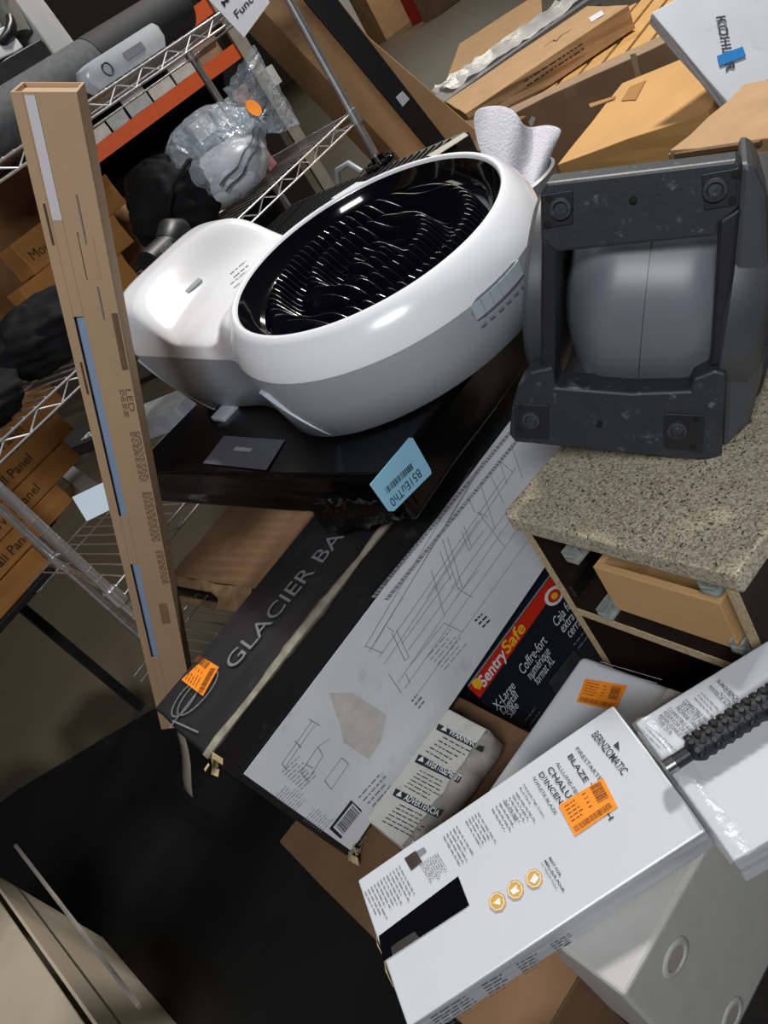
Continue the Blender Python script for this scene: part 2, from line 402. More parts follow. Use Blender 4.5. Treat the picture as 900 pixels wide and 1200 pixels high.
# ---------------------------------------------------------------- black flat box the cooler lies on
ZB, ZT = .868, .965
Q = onz(488, 611, ZB)
UQ = (Q - onz(205, 590, ZB)).normalized(); VQ = Vector((-UQ.y, UQ.x, 0))
mB = frame((Q.x, Q.y, ZB), VQ, -UQ)                        # x to the right along the front, y away from the camera
bb = thing('flat_black_box', 'large flat glossy black plastic-wrapped box lying under the white cooler', 'box', mB)
BH = ZT - ZB
BW = mat('black_wrap', rgb(7, 7, 8), .2, var=.2, scale=8, bump=.15, bscale=14, spec=.3)
rough_box((0, 0, 0), (.66, .88, BH), .0015, 4, 9).build('body', BW, bb, bevel=.008, bseg=3)
FBt = Face(bb, (0, 0, BH + .0015), (0, 0, 1)); FBf = Face(bb, (0, -.008, 0), (0, -1, 0))
st = FBt.quad([(238, 543), (312, 551), (334, 516), (263, 511)], 'grey_sticker', mat('grey_sticker', rgb(84, 86, 92), .35, var=.08), 1.5)
g = FBt.quad([(274, 528), (294, 530), (296, 526), (277, 524)], 'sticker_mark', PALEINK, 2.6); g.parent = st
BLUE = mat('blue_label', rgb(150, 205, 232), .5, var=.02)
st = FBf.quad([(433, 568), (455, 599), (461, 599), (505, 555), (504, 550), (483, 513), (479, 513)], 'blue_label', BLUE, 2.)
t = FBf.text('B51EuTh0', (489, 549), (455, 586), (494, 558), BLACKINK, lift=3.); t.parent = st
q = FBf.barcode((450, 572), (480, 543), (453, 579), BLACKINK, 22, 3, lift=3.); q.parent = st
# crumpled end of the plastic wrap hanging over the left front corner
CRK = mat('crinkled_black_film', rgb(8, 8, 9), .14, var=0, bump=.9, bscale=55, spec=.75)
mb = MB(); rnd = random.Random(11); rows = []
for i in range(17):
    a = i / 16
    row = []
    for j in range(18):
        th = 2 * math.pi * j / 17
        rr = .030 * (.7 + .5 * a) + rnd.uniform(-.005, .005) + .006 * math.sin(5 * th + i) * a
        row.append(Vector((-.012 - .010 * math.cos(th) * (1 + .6 * a) - .016 * a, .005 + .17 * a, .040 + rr * math.sin(th) - .012 * a)))
    rows.append(row)
mb.grid(rows).build('crumpled_film', CRK, bb, smooth=80)
mb = MB(); rows = []
for i in range(12):
    rows.append([Vector((.02 + .05 * i, -.003 - .003 * rnd.random(), .085 - .022 * j - rnd.uniform(0, .006))) for j in range(4)])
mb.grid(rows).build('film_flap', BW, bb, smooth=80)

# ---------------------------------------------------------------- digital safe carton
XS = XP
mS = frame(onz(547, 800, .424) + GP * .004 - Vector((0, 0, .424)), XS, -GP)
sf = thing('safe_carton', 'black carton of a digital safe with red band reading SentrySafe', 'box', mS)
SH = .424
NAVY = mat('navy_print', rgb(22, 28, 40), .35, var=.15, scale=6)
rough_box((0, 0, 0), (.50, .42, SH - .002), .001, 3, 3).build('carton', NAVY, sf, bevel=.003)
FS = Face(sf, (0, -.0015, 0), (0, -1, 0))
RED = mat('red_print', rgb(206, 44, 24), .4, var=.06)
red = FS.quad([(549, 806), (648, 672), (655, 686), (562, 818)], 'red_band', RED, 1.)
GOLD = mat('yellow_ink', rgb(246, 190, 40), .5, var=0)
t = FS.text('Sentry', (567, 806), (594, 768), (558, 796), WHITEINK, bold=.02); t.parent = red
t = FS.text('Safe', (594, 767), (616, 737), (585, 757), GOLD, bold=.02); t.parent = red
mbk = [(552, 800), (558, 794), (566, 800), (562, 808), (556, 806)]
t = FS.quad(mbk, 'shield_mark', GOLD, 2.); t.parent = red
FS.ribbon([[(549, 803), (648, 669)]], .004, 'silver_edge', mat('silver_edge', rgb(150, 152, 156), .4, var=0))
cc = FS.quad(leaf(649, 698, 13, 9.5, -.9)[:-1], 'fire_badge', WHITEINK, 2.)
c2 = FS.quad(leaf(649, 698, 9, 6.5, -.9)[:-1], 'badge_ring', RED, 2.6); c2.parent = cc
c3 = FS.quad(leaf(649, 698, 4.5, 3.5, -.9)[:-1], 'badge_flame', GOLD, 3.2); c3.parent = cc
FS.text('Coffre-fort', (613, 791), (641, 752), (604, 784), WHITEINK)
FS.text('numérique', (622, 797), (645, 765), (614, 790), WHITEINK)
FS.text('format XL', (630, 803), (650, 775), (622, 796), WHITEINK)
FS.text('X-Large', (582, 833), (604, 805), (574, 827), WHITEINK)
FS.text('Digital', (590, 838), (607, 816), (583, 832), WHITEINK)
FS.text('Safe', (598, 842), (608, 828), (591, 836), WHITEINK)
FS.text('Caja fuerte', (652, 735), (680, 697), (644, 728), WHITEINK)
FS.text('extra grande', (660, 742), (692, 700), (652, 735), WHITEINK)
FS.text('cerradura', (668, 748), (692, 716), (660, 741), WHITEINK)
FS.para((615, 845), (628, 828), (620, 850), 2, GREYINK, 'fine_print', .3, 3, word=.2)
FS.para((672, 756), (690, 733), (677, 760), 2, GREYINK, 'fine_print', .3, 4, word=.2)
pic = FS.quad([(642, 800), (672, 762), (690, 790), (660, 826)], 'safe_picture', mat('safe_picture', rgb(52, 56, 62), .4, var=.4, scale=30), 1.6)

# ---------------------------------------------------------------- warning carton in front of the black carton
ZW = .45
A = onz(525, 830, ZW); mW = frame((A.x, A.y, ZW), GP, XP)   # x towards the camera (reading direction), y along the pile to the left
wb = thing('warning_carton', 'small creased white carton with WARNING, AVERTISSEMENT and ADVERTENCIA panels', 'box', mW)
DIRTY = mat('dirty_white_paper', rgb(206, 204, 198), .6, var=.05, scale=14, wear=rgb(160, 150, 132), wearscale=22, wearamt=.4, bump=.2, bscale=40)
rough_box((0, -.246, -.058), (.112, 0, 0), .0005, 4, 8).build('carton', DIRTY, wb, bevel=.003)
FW_ = Face(wb, (0, 0, .0014), (0, 0, 1))
FW_.quad([(514, 848), (567, 876), (565, 882), (511, 855)], 'warning_band', BLACKINK, 1.); FW_.quad([(491, 884), (541, 910), (537, 918), (486, 893)], 'warning_band', BLACKINK, 1.); FW_.quad([(464, 924), (518, 951), (513, 959), (460, 932)], 'warning_band', BLACKINK, 1.)
def tri(c, s_=4): return [(c[0] - s_, c[1] + s_ * .3), (c[0] + s_ * .6, c[1] + s_ * .9), (c[0] + s_ * .7, c[1] - s_)]
FW_.text('WARNING', (525, 860), (557, 876), (528, 853), WHITEINK, bold=.02); FW_.quad(tri((521, 854)), 'warning_triangle', WHITEINK, 2.4)
FW_.text('AVERTISSEMENT', (498, 896), (538, 916), (501, 889), WHITEINK, bold=.02); FW_.quad(tri((494, 890)), 'warning_triangle', WHITEINK, 2.4)
FW_.text('ADVERTENCIA', (473, 937), (513, 957), (476, 930), WHITEINK, bold=.02); FW_.quad(tri((468, 931)), 'warning_triangle', WHITEINK, 2.4)
FW_.para((519, 864), (556, 884), (499, 880), 5, BLACKINK, 'fine_print', .28, 21, word=.12)
FW_.para((492, 903), (530, 923), (474, 921), 6, BLACKINK, 'fine_print', .28, 22, word=.12)
FW_.para((468, 943), (506, 962), (448, 962), 6, BLACKINK, 'fine_print', .28, 23, word=.12)
mb = MB(); rnd = random.Random(3); rows = []
for i in range(12):
    rows.append([Vector((.108 + .007 * j + rnd.uniform(-.003, .003), -.245 + .022 * i, .003 - .009 * j * j * .5 + rnd.uniform(-.003, .003))) for j in range(4)])
mb.grid(rows).build('torn_wrapper', mat('wrapper_film', rgb(170, 165, 155), .2, var=.3, scale=30, bump=.5, bscale=40, alpha=.8), wb, smooth=80, solid=.0008)

# ---------------------------------------------------------------- plain white carton with orange label
ZC = .5
A = onz(681, 766, ZC); mW2 = frame((A.x, A.y, ZC), GP, XP)
wc = thing('white_carton', 'plain white rounded carton with an orange label in front of the cabinet', 'box', mW2)
rough_box((0, -.30, -.108), (.215, 0, 0), .0006, 2, 6).build('carton', WHITECARD, wc, bevel=.012, bseg=4)
FC = Face(wc, (0, 0, .0004), (0, 0, 1))
price_label(FC, [(676, 823), (722, 833), (735, 804), (686, 796)], seed=8)
FC.ribbon([[(702, 781), (770, 801)], [(704, 776), (776, 797)]], .0012, 'crease', PALEINK)

# ---------------------------------------------------------------- foam block with round recesses
A = onz(730, 1168, .6); mF = frame((A.x, A.y, .39), XP, -GP); FZ0 = -.01
FOAM = mat('white_foam', rgb(178, 177, 172), .6, var=.04, scale=30, bump=.05)
fo = thing('foam_block', 'white moulded foam block with round recesses under the torch cartons', 'foam', mF)
rec = []
Ff = Face(fo, (0, 0, 0), (0, -1, 0))
for uv in ((791, 1122), (857, 1190)): rec.append(Ff.loc(uv))
FZ0 = Ff.loc((885, 1165)).z; print('foam', FZ0, rec)
bm = bmesh.new(); bmesh.ops.create_cube(bm, size=1)
for v in bm.verts: v.co = Vector(((v.co.x + .5) * .36, (v.co.y + .5) * .15, FZ0 + (v.co.z + .5) * (.21 - FZ0)))
body = MB(); bm.verts.ensure_lookup_table(); body.add([v.co.copy() for v in bm.verts], [[v.index for v in f.verts] for f in bm.faces]); bm.free()
fb = body.build('block', FOAM, fo, bevel=.006, bseg=3)
for c in rec:
    mm = Matrix.Translation((c.x, -.0005, c.z)) @ Matrix.Rotation(math.radians(90), 4, 'X')
    k = MB().lathe([(.025, 0), (.023, .0022), (.019, .003), (.016, .002), (.0145, -.002)], 28, mm).build('recess_rim', FOAM, fo, smooth=True)
    mm2 = Matrix.Translation((c.x, -.0015, c.z)) @ Matrix.Rotation(math.radians(90), 4, 'X')
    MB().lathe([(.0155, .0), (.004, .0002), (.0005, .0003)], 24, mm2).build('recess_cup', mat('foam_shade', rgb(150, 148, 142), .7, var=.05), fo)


sb_ = MB().box((.0, .0, -.39), (.36, .15, FZ0 - .001)).build('black_crate', BLACKPL, None, bevel=.004); tag(sb_, 'black plastic crate on the floor under the white foam block', 'crate', m=mF)
# ---------------------------------------------------------------- torch cartons
def torch_box(name, label, m, D):
    r = thing(name, label, 'box', m)
    return r
X = Vector((.9966, -.0741, .0374)); Yv = Vector((-.0655, -.9787, -.1944))
A = Vector((-.31, .67, .686))
mT = frame(A, X, Yv)                                       # x reading down the box, y towards the camera, z into the box
tb = thing('torch_carton', 'long white BERNZOMATIC torch carton with orange label and gold symbols', 'box', mT)
GLOSSW = mat('white_gloss_carton', rgb(196, 199, 204), .3, var=.02, scale=3)
TD = (.398, .177, .058)
rough_box((0, 0, 0), TD, .0006, 4, 12).build('carton', GLOSSW, tb, bevel=.0025)
FB = Face(tb, (0, 0, -.0007), (0, 0, -1)); FBs = Face(tb, (0, TD[1] + .0007, 0), (0, 1, 0))
DKINK = mat('slate_ink', rgb(44, 48, 58), .6, var=0)
FB.text('BERNZOMATIC', (693, 862), (729, 909), (701, 856), DKINK, bold=.008)
FB.quad([(719, 874), (726, 880), (725, 869)], 'flame_mark', DKINK, 2.)
FB.text('FIRESTARTER', (674, 878), (706, 921), (678, 875), DKINK)
FB.text('BLAZE TORCH', (665, 887), (714, 962), (670, 882), DKINK, bold=.012)
FB.text('ALLUME-FEU', (651, 895), (677, 936), (654.5, 892), DKINK)
FB.text('CHALUMEAU', (641, 902), (687, 968), (646.5, 897), DKINK, bold=.012)
FB.text("D'INCENDIE", (631, 908), (666, 958), (636, 903.5), DKINK, bold=.012)
FB.text('SOPLETE BLAZE', (624, 912), (650, 955), (627, 909.5), DKINK)
for (a, b, d, n, sd) in (((605, 929), (628, 964), (593, 938), 4, 1), ((590, 938), (611, 972), (577, 948), 4, 2), ((560, 952), (584, 992), (546, 962), 5, 3), ((535, 968), (556, 1004), (520, 980), 5, 4), ((512, 1000), (528, 1025), (492, 1012), 9, 6), ((468, 1015), (488, 1052), (428, 1045), 12, 7)):
    FB.para(a, b, d, n, GREYINK, 'fine_print', .38, sd, word=.13)
FB.text('Adjustable High Output', (613, 920), (637, 958), (615, 918.5), DKINK); FB.text('Brush Flame', (609, 924), (621, 943), (611, 922.5), DKINK)
price_label(FB, [(674, 980), (724, 946), (707, 912), (655, 944)], seed=2)
win = FB.quad([(444, 1097), (537, 1027), (550, 1061), (449, 1127)], 'display_window', BLACKGLOSS, 1.)
AMB = mat('gold_ink', rgb(206, 160, 66), .5, var=0)
for i, c in enumerate(((626, 1030), (604, 1043), (583, 1057))):
    oc = [(c[0] + 10.5 * math.cos(k * math.pi / 4 + .2), c[1] + 12 * math.sin(k * math.pi / 4 + .2)) for k in range(8)]
    s_ = FB.quad(oc, 'use_symbol', AMB, 1.2)
    oc2 = [(c[0] + 8.6 * math.cos(k * math.pi / 4 + .2), c[1] + 10 * math.sin(k * math.pi / 4 + .2)) for k in range(8)]
    s2 = FB.ribbon([oc2 + oc2[:1]], .001, 'symbol_ring', WHITEINK, 2.2); s2.parent = s_
    if i == 0: sh = [(c[0] - 5, c[1] + 3), (c[0] + 1, c[1] - 6), (c[0] + 6, c[1] - 1), (c[0] + 1, c[1] + 6)]
    elif i == 1: sh = [(c[0] - 6, c[1] + 1), (c[0] + 2, c[1] - 6), (c[0] + 2, c[1] - 1), (c[0] + 6, c[1] + 1), (c[0] - 2, c[1] + 6)]
    else: sh = [(c[0] - 5, c[1] + 2), (c[0] + 3, c[1] - 5), (c[0] + 4, c[1] + 4)]
    s3 = FB.quad(sh, 'symbol_shape', WHITEINK, 2.2); s3.parent = s_
FB.text('BEST FOR', (643, 1006), (656, 1028), (645.5, 1004), DKINK, bold=.01); FB.text('MEILLEUR POUR', (638, 1009.6), (660, 1046), (640.5, 1007.8), DKINK, bold=.01); FB.text('LA MEJOR PARA', (634, 1011.6), (652, 1043), (636, 1010), GREYINK)
bt = FB.quad([(474, 1006), (487, 997), (495, 1010), (482, 1020)], 'bottle_picture', mat('bottle_picture', rgb(60, 50, 48), .5, var=.3, scale=60), 1.2)
b2 = FB.quad([(488, 998), (497, 993), (500, 998), (492, 1004)], 'bottle_cap_picture', GREYINK, 1.2); b2.parent = bt
FBs.para((644, 1107), (668, 1093), (654, 1116), 5, GREYINK, 'fine_print', .4, 31, word=.2)
FBs.para((604, 1131), (629, 1117), (614, 1141), 5, GREYINK, 'fine_print', .4, 32, word=.2)
FBs.para((564, 1155), (592, 1139), (574, 1167), 5, GREYINK, 'fine_print', .4, 33, word=.2)
FBs.para((504, 1193), (552, 1163), (516, 1207), 6, GREYINK, 'fine_print', .4, 34, word=.14)
# torn corner with brown fibre and loose film
mb = MB(); rnd = random.Random(8); rows = []
for i in range(7): rows.append([Vector((-.003 - .003 * rnd.random(), .07 + .010 * i, .004 + .012 * j + .004 * rnd.random())) for j in range(4)])
mb.grid(rows).build('torn_end', TEAR, tb, solid=.0012)
mb = MB(); rows = []
for i in range(9): rows.append([Vector((.012 + .012 * j + .004 * rnd.random(), .095 + .010 * i, -.0012 - .003 * rnd.random())) for j in range(4)])
mb.grid(rows).build('clear_film', CLEAR, tb, smooth=80)

A = onz(744, 846, .695); X2 = (onz(900, 750, .695) - A)
mT2 = frame(A, X2, -Vector((0, 1, .08)))
tb2 = thing('torch_carton', 'white torch carton whose open window shows a black gripped handle', 'box', mT2)
rough_box((0, 0, 0), (.40, .190, .058), .0006, 4, 13).build('carton', GLOSSW, tb2, bevel=.0025)
FB2 = Face(tb2, (0, 0, -.0007), (0, 0, -1))
FB2.text('COMPATIBLE WITH', (800, 823), (831, 851), (804, 819), DKINK); FB2.text('20 LB-STYLE REFILLABLE', (796, 827), (836, 864), (800, 823), DKINK); FB2.text('PROPANE TANK', (791, 831), (816, 855), (795, 827), DKINK)
FB2.text('COMPATIBLE AVEC LE', (782, 832), (816, 866), (786, 829), DKINK); FB2.text('RÉSERVOIR DE PROPANE', (777, 836), (818, 876), (781, 833), DKINK); FB2.text('REMPLISSABLE DE', (772, 840), (803, 870), (776, 837), DKINK); FB2.text('TYPE 20 lb', (768, 845), (785, 862), (772, 841), DKINK)
FB2.text('36-INCH REACH', (839, 799), (863, 822), (843, 796), DKINK, bold=.01); FB2.text('POSTES DE 36 POUCES', (830, 806), (862, 840), (834, 803), DKINK)
FB2.para((845, 812), (865, 832), (848, 809), 2, GREYINK, 'fine_print', .4, 41, word=.15); FB2.para((822, 812), (848, 838), (814, 818), 3, GREYINK, 'fine_print', .35, 42, word=.12); FB2.para((762, 850), (792, 880), (748, 858), 4, GREYINK, 'fine_print', .3, 43, word=.12)
mb = MB(); rows = []
for i in range(10): rows.append([Vector((-.006 + .010 * j + .002 * rnd.random(), .004 + .021 * i, -.0015 - .004 * rnd.random() - (.006 if j == 1 else 0))) for j in range(4)])
mb.grid(rows).build('clear_film', mat('clear_film', rgb(220, 225, 228), .08, var=0, alpha=.16, bump=.5, bscale=60), tb2, smooth=80)

# torch handle lying in the window of that carton
inv2 = mT2.inverted()
P0 = FB2.loc((788, 908)); P1 = FB2.loc((812, 890)); P2 = FB2.loc((905, 830))
th = thing('propane_torch', 'black torch with ribbed honeycomb grip lying across the white carton', 'torch', mT2)
zc = -.016
a = Vector((P1.x, P1.y, zc)); b = Vector((P2.x, P2.y, zc)); d = (b - a).normalized(); b = a + d * .19
pts = []; rads = []; nn = 34
for i in range(nn + 1):
    pts.append(a + (b - a) * (i / nn)); rads.append(.0135 + .0022 * (0.5 + 0.5 * math.cos(i * math.pi)) * (1 if 0 < i < nn else 0) - (.004 if i in (0, nn) else 0))
RUB = mat('black_rubber', rgb(26, 27, 30), .5, var=.1, scale=60)
grip = MB().tube(pts, rads, 14).build('grip', RUB, th, smooth=60)
side = d.cross(Vector((0, 0, 1))).normalized(); upv = Vector((0, 0, -1))
mb = MB()
for i in range(17):
    for k in range(5):
        an = math.radians(-70 + 35 * k + (17 if i % 2 else 0)); c = a + d * (.008 + .0108 * i) + (side * math.sin(an) + upv * math.cos(an)) * .0148
        e1 = d; e2 = (side * math.cos(an) - upv * math.sin(an)); e3 = (side * math.sin(an) + upv * math.cos(an))
        hx = [c + (e1 * math.cos(q * math.pi / 3) + e2 * math.sin(q * math.pi / 3)) * .0043 for q in range(6)]; hx2 = [p + e3 * .0022 for p in [c + (e1 * math.cos(q * math.pi / 3) + e2 * math.sin(q * math.pi / 3)) * .0034 for q in range(6)]]
        mb.loft([hx, hx2], False, True)
mb.build('grip_studs', RUB, grip, kind='stuff')
MB().tube([a - d * .028, a + d * .002], .0085, 14).build('neck', BLACKPL, th, smooth=True)
MB().tube([a - d * .031, a - d * .019], .0092, 14).build('collar', mat('steel', rgb(150, 152, 150), .3, 1., var=.1), th, smooth=True)

# ---------------------------------------------------------------- drawer cabinet with a speckled stone top
ZK = .80
A = onz(586, 604, ZK)
mK = yawm((A.x, A.y, 0), -69.5)                            # x along the front, y into the cabinet, z up
STONE = bpy.data.materials.new('speckled_stone'); STONE.use_nodes = True
nt = STONE.node_tree; N = nt.nodes; L = nt.links; bs = N['Principled BSDF']; bs.inputs['Roughness'].default_value = .35
tc = N.new('ShaderNodeTexCoord')
v1 = N.new('ShaderNodeTexVoronoi'); v1.inputs['Scale'].default_value = 400; L.new(tc.outputs['Object'], v1.inputs['Vector'])
cr = N.new('ShaderNodeValToRGB'); cr.color_ramp.interpolation = 'CONSTANT'; L.new(v1.outputs['Color'], cr.inputs['Fac'])
cr.color_ramp.elements[0].position = 0; cr.color_ramp.elements[0].color = rgb(72, 66, 56) + (1,)
cr.color_ramp.elements[1].position = .16; cr.color_ramp.elements[1].color = rgb(150, 140, 118) + (1,)
for p_, c_ in ((.38, rgb(176, 166, 142)), (.60, rgb(196, 188, 166)), (.82, rgb(138, 124, 100))):
    e = cr.color_ramp.elements.new(p_); e.color = c_ + (1,)
v2 = N.new('ShaderNodeTexVoronoi'); v2.inputs['Scale'].default_value = 210; L.new(tc.outputs['Object'], v2.inputs['Vector'])
c2 = N.new('ShaderNodeValToRGB'); c2.color_ramp.interpolation = 'CONSTANT'; L.new(v2.outputs['Color'], c2.inputs['Fac'])
c2.color_ramp.elements[0].color = (0, 0, 0, 1); c2.color_ramp.elements[1].position = .92; c2.color_ramp.elements[1].color = (.75, .75, .75, 1)
mx = N.new('ShaderNodeMix'); mx.data_type = 'RGBA'; L.new(c2.outputs[0], mx.inputs[0]); L.new(cr.outputs[0], mx.inputs[6]); mx.inputs[7].default_value = rgb(64, 58, 48) + (1,)
L.new(mx.outputs[2], bs.inputs['Base Color'])
ct = MB(); CWID = .392; c = .012
ct.prism([(c, 0), (CWID, 0), (CWID, .46), (0, .46), (0, c)], ZK - .032, ZK)
cto = ct.build('countertop', STONE, None, bevel=.004, bseg=3); tag(cto, 'speckled grey beige stone slab lying on the drawer cabinet', 'countertop', m=mK)
cab = thing('base_cabinet', 'open drawer cabinet with raw particleboard edges under the stone top', 'cabinet', mK)
DARKLAM = mat('dark_laminate', rgb(38, 28, 24), .35, var=.1, scale=10)
PARTB = mat('particleboard', rgb(190, 168, 132), .85, var=.28, scale=160)
BIRCH = mat('birch_drawer', rgb(206, 164, 112), .5, var=.05, scale=8, stretch=(1, 6, 6))
FKf = Face(cab, (0, .012, 0), (0, -1, 0))
def kx(u, v): p = FKf.loc((u, v)); return p.x, p.z
xl, _ = kx(622, 638); xr, _ = kx(862, 682)
xl = .012; xr = .372
ztop = ZK - .034
for nm, x0 in (('side_panel', xl), ('side_panel', xr - .016)):
    sp = MB().box((x0, .014, .0), (x0 + .016, .44, ztop)).build(nm, DARKLAM, cab)
    MB().box((x0, .0125, .0), (x0 + .016, .0145, ztop)).build('raw_edge', PARTB, sp)
MB().box((xl + .016, .43, 0), (xr - .016, .44, ztop)).build('back_panel', DARKLAM, cab)
MB().box((xl + .016, .014, .02), (xr - .016, .43, .035)).build('bottom_panel', DARKLAM, cab)
r_ = kx(700, 735); r2_ = kx(860, 772)
zr = (r_[1] + r2_[1]) / 2
rl = MB().box((xl + .016, .0145, zr - .009), (xr - .016, .08, zr + .009)).build('rail', DARKLAM, cab)
MB().box((xl + .016, .0125, zr - .009), (xr - .016, .0145, zr + .009)).build('raw_edge', PARTB, rl)
rl = MB().box((xl + .016, .05, ztop - .03), (xr - .016, .066, ztop - .012)).build('stretcher', BIRCH, cab)
# drawer box
d0 = kx(694, 674); d1 = kx(838, 708); d2 = kx(724, 726); d3 = kx(860, 759)
dx0 = (d0[0] + d2[0]) / 2; dx1 = (d1[0] + d3[0]) / 2; dz1 = (d0[1] + d1[1]) / 2; dz0 = (d2[1] + d3[1]) / 2
print('drawer', dx0, dx1, dz0, dz1, 'rail', zr, 'kx', kx(622, 638), kx(862, 682))
dw = MB(); t_ = .012; yb, ye = .02, .40
dr_ = MB().box((dx0, yb, dz0), (dx1, yb + t_, dz1)).build('drawer_front', BIRCH, cab, bevel=.001)
MB().box((dx0, yb + t_, dz0), (dx0 + t_, ye, dz1)).build('drawer_side', BIRCH, dr_, bevel=.001)
MB().box((dx1 - t_, yb + t_, dz0), (dx1, ye, dz1)).build('drawer_side', BIRCH, dr_, bevel=.001)
MB().box((dx0 + t_, ye - t_, dz0), (dx1 - t_, ye, dz1)).build('drawer_back', BIRCH, dr_, bevel=.001)
MB().box((dx0 + t_, yb + t_, dz0 + .006), (dx1 - t_, ye - t_, dz0 + .01)).build('drawer_bottom', BIRCH, dr_)
STEEL = mat('steel', rgb(150, 152, 150), .3, 1., var=.1)
for (u, v) in ((668, 655), (830, 692), (708, 722), (866, 762)):
    px_, pz_ = kx(u, v)
    mb = MB().box((px_ - .012, .012, pz_ - .010), (px_ + .012, .05, pz_ - .006)).box((px_ - .012, .012, pz_ - .010), (px_ - .009, .05, pz_ + .012)).box((px_ + .002, .014, pz_ - .006), (px_ + .006, .03, pz_ + .010)).tube([(px_ - .008, .012, pz_ + .004), (px_ + .010, .012, pz_ + .008)], .003, 6)
    mb.build('slide_bracket', mat('zinc', rgb(168, 172, 168), .45, .3, var=.15, scale=60), cab)
MB().box((xl + .0165, .02, dz0 - .004), (xl + .026, .40, dz0 + .022)).build('drawer_slide', STEEL, cab)
MB().box((xr - .026, .02, dz0 - .004), (xr - .0165, .40, dz0 + .022)).build('drawer_slide', STEEL, cab)

# ---------------------------------------------------------------- cooler lying face up
t_ = math.radians(8); a_ = math.radians(285)
n_ = Vector((math.sin(t_) * math.cos(a_), math.sin(t_) * math.sin(a_), math.cos(t_)))
P0c = Vector((.242, 1.317, 1.182)); axv = Vector((-.4757, .8691, .1353))
mA = frame(P0c, axv, n_.cross(axv))
co = thing('air_cooler', 'white and grey portable air cooler lying face up with round black grille', 'air cooler', mA)
WHITEPL = mat('white_plastic', rgb(238, 239, 242), .22, var=0, coat=.3)
GREYPL = mat('grey_plastic', rgb(164, 170, 177), .38, var=.02, scale=3)
RIBPL = mat('light_grey_plastic', rgb(178, 188, 198), .35, var=0)
def hbase(a, s): return (ZT + .003 - P0c.z - a * mA[2][0] - s * mA[2][1]) / mA[2][2]
def smooth(e0, e1, x): x = max(0, min(1, (x - e0) / (e1 - e0))); return x * x * (3 - 2 * x)
def outline(R, wd, Ln, n_arc=64):
    pts = []
    ph0 = math.radians(62)
    for k in range(n_arc + 1):
        ph = ph0 + (2 * math.pi - 2 * ph0) * k / n_arc; pts.append((R * math.cos(ph), R * math.sin(ph)))
    # the lower neck: blend from circle end to tail side (s negative), round the tail end, and come back
    x0, y0 = pts[-1]; seg = []
    tx, ty = -math.sin(2 * math.pi - ph0), math.cos(2 * math.pi - ph0)
    x1, y1 = .34, -wd
    for k in range(1, 11):
        q = k / 10; h00 = 2 * q ** 3 - 3 * q ** 2 + 1; h10 = q ** 3 - 2 * q ** 2 + q; h01 = -2 * q ** 3 + 3 * q ** 2; h11 = q ** 3 - q ** 2
        seg.append((h00 * x0 + h10 * tx * .2 + h01 * x1 + h11 * .2, h00 * y0 + h10 * ty * .2 + h01 * y1))
    rc = .05
    seg += [(.34 + (Ln - rc - .34) * k / 6, -wd) for k in range(1, 7)]
    seg += [(Ln - rc + rc * math.sin(q), -wd + rc - rc * math.cos(q)) for q in [math.pi / 2 * k / 6 for k in range(1, 7)]]
    seg += [(Ln, -wd + rc + (wd - rc) * k / 4) for k in range(1, 5)]
    mir = [(x, -y) for x, y in seg[:-1]][::-1]
    return pts + seg + mir
def seam(a): return -.062 - .045 * smooth(.10, .34, a)
def level(R, wd, Ln, hf): return [Vector((x, y, hf(x, y))) for x, y in outline(R, wd, Ln)]
body = MB().loft([level(.262, .165, .60, lambda a, s: hbase(a, s)), level(.272, .175, .615, lambda a, s: hbase(a, s) + .006),
                  level(.285, .190, .655, lambda a, s: seam(a) * .5 + hbase(a, s) * .5), level(.290, .197, .672, lambda a, s: seam(a) - .02), level(.290, .198, .674, lambda a, s: seam(a))])
body.build('grey_body', GREYPL, co, smooth=60)
cov = MB().lathe([(.2908, -.064), (.288, -.05), (.279, -.028), (.266, -.009), (.257, -.001), (.252, .0004), (.2485, -.002), (.246, -.010)], 96)
rows = []
NA, NS = 44, 33
def tail_top(a, ss):
    return -.070 + .064 * (1 - smooth(.20, .33, a)) + .078 * smooth(.50, .615, a + .07 * abs(ss) ** 2)
for i in range(NA + 1):
    row = []; q = i / NA
    for j in range(NS):
        tt = -1 + 2 * j / (NS - 1); ss = math.copysign(abs(tt) ** .6, tt) if abs(tt) > 0 else 0
        ca, cs = .252 * math.cos(ss * 1.2), .252 * math.sin(ss * 1.2)
        a = ca + (.676 - ca) * q
        hw = .198
        if a > .626: hw -= .05 - math.sqrt(max(0, .05 ** 2 - (a - .626) ** 2))
        k = smooth(0, .42, q); sv = cs * (1 - k) + ss * hw * k
        edge = (1 - abs(ss) ** 5) ** .33 if abs(ss) < 1 else 0
        if a > .655: edge *= math.sqrt(max(0, 1 - ((a - .655) / .0211) ** 2))
        row.append(Vector((a, sv, seam(a) + (tail_top(a, ss) - seam(a)) * edge)))
    rows.append(row)
cov.grid(rows)
cov.build('white_cover', WHITEPL, co, smooth=60)
ring = MB().lathe([(.2465, -.006), (.243, -.014), (.236, -.03), (.226, -.042), (.216, -.046)], 96).build('grille_ring', BLACKGLOSS, co, smooth=True)
MB().lathe([(.24, -.085), (.12, -.088), (.001, -.088)], 64).build('grille_backplate', mat('deep_black', rgb(6, 7, 10), .5, var=0), co)
FIN = mat('fin_plastic', rgb(12, 13, 20), .28, var=0, spec=.6)
pitch = .0145
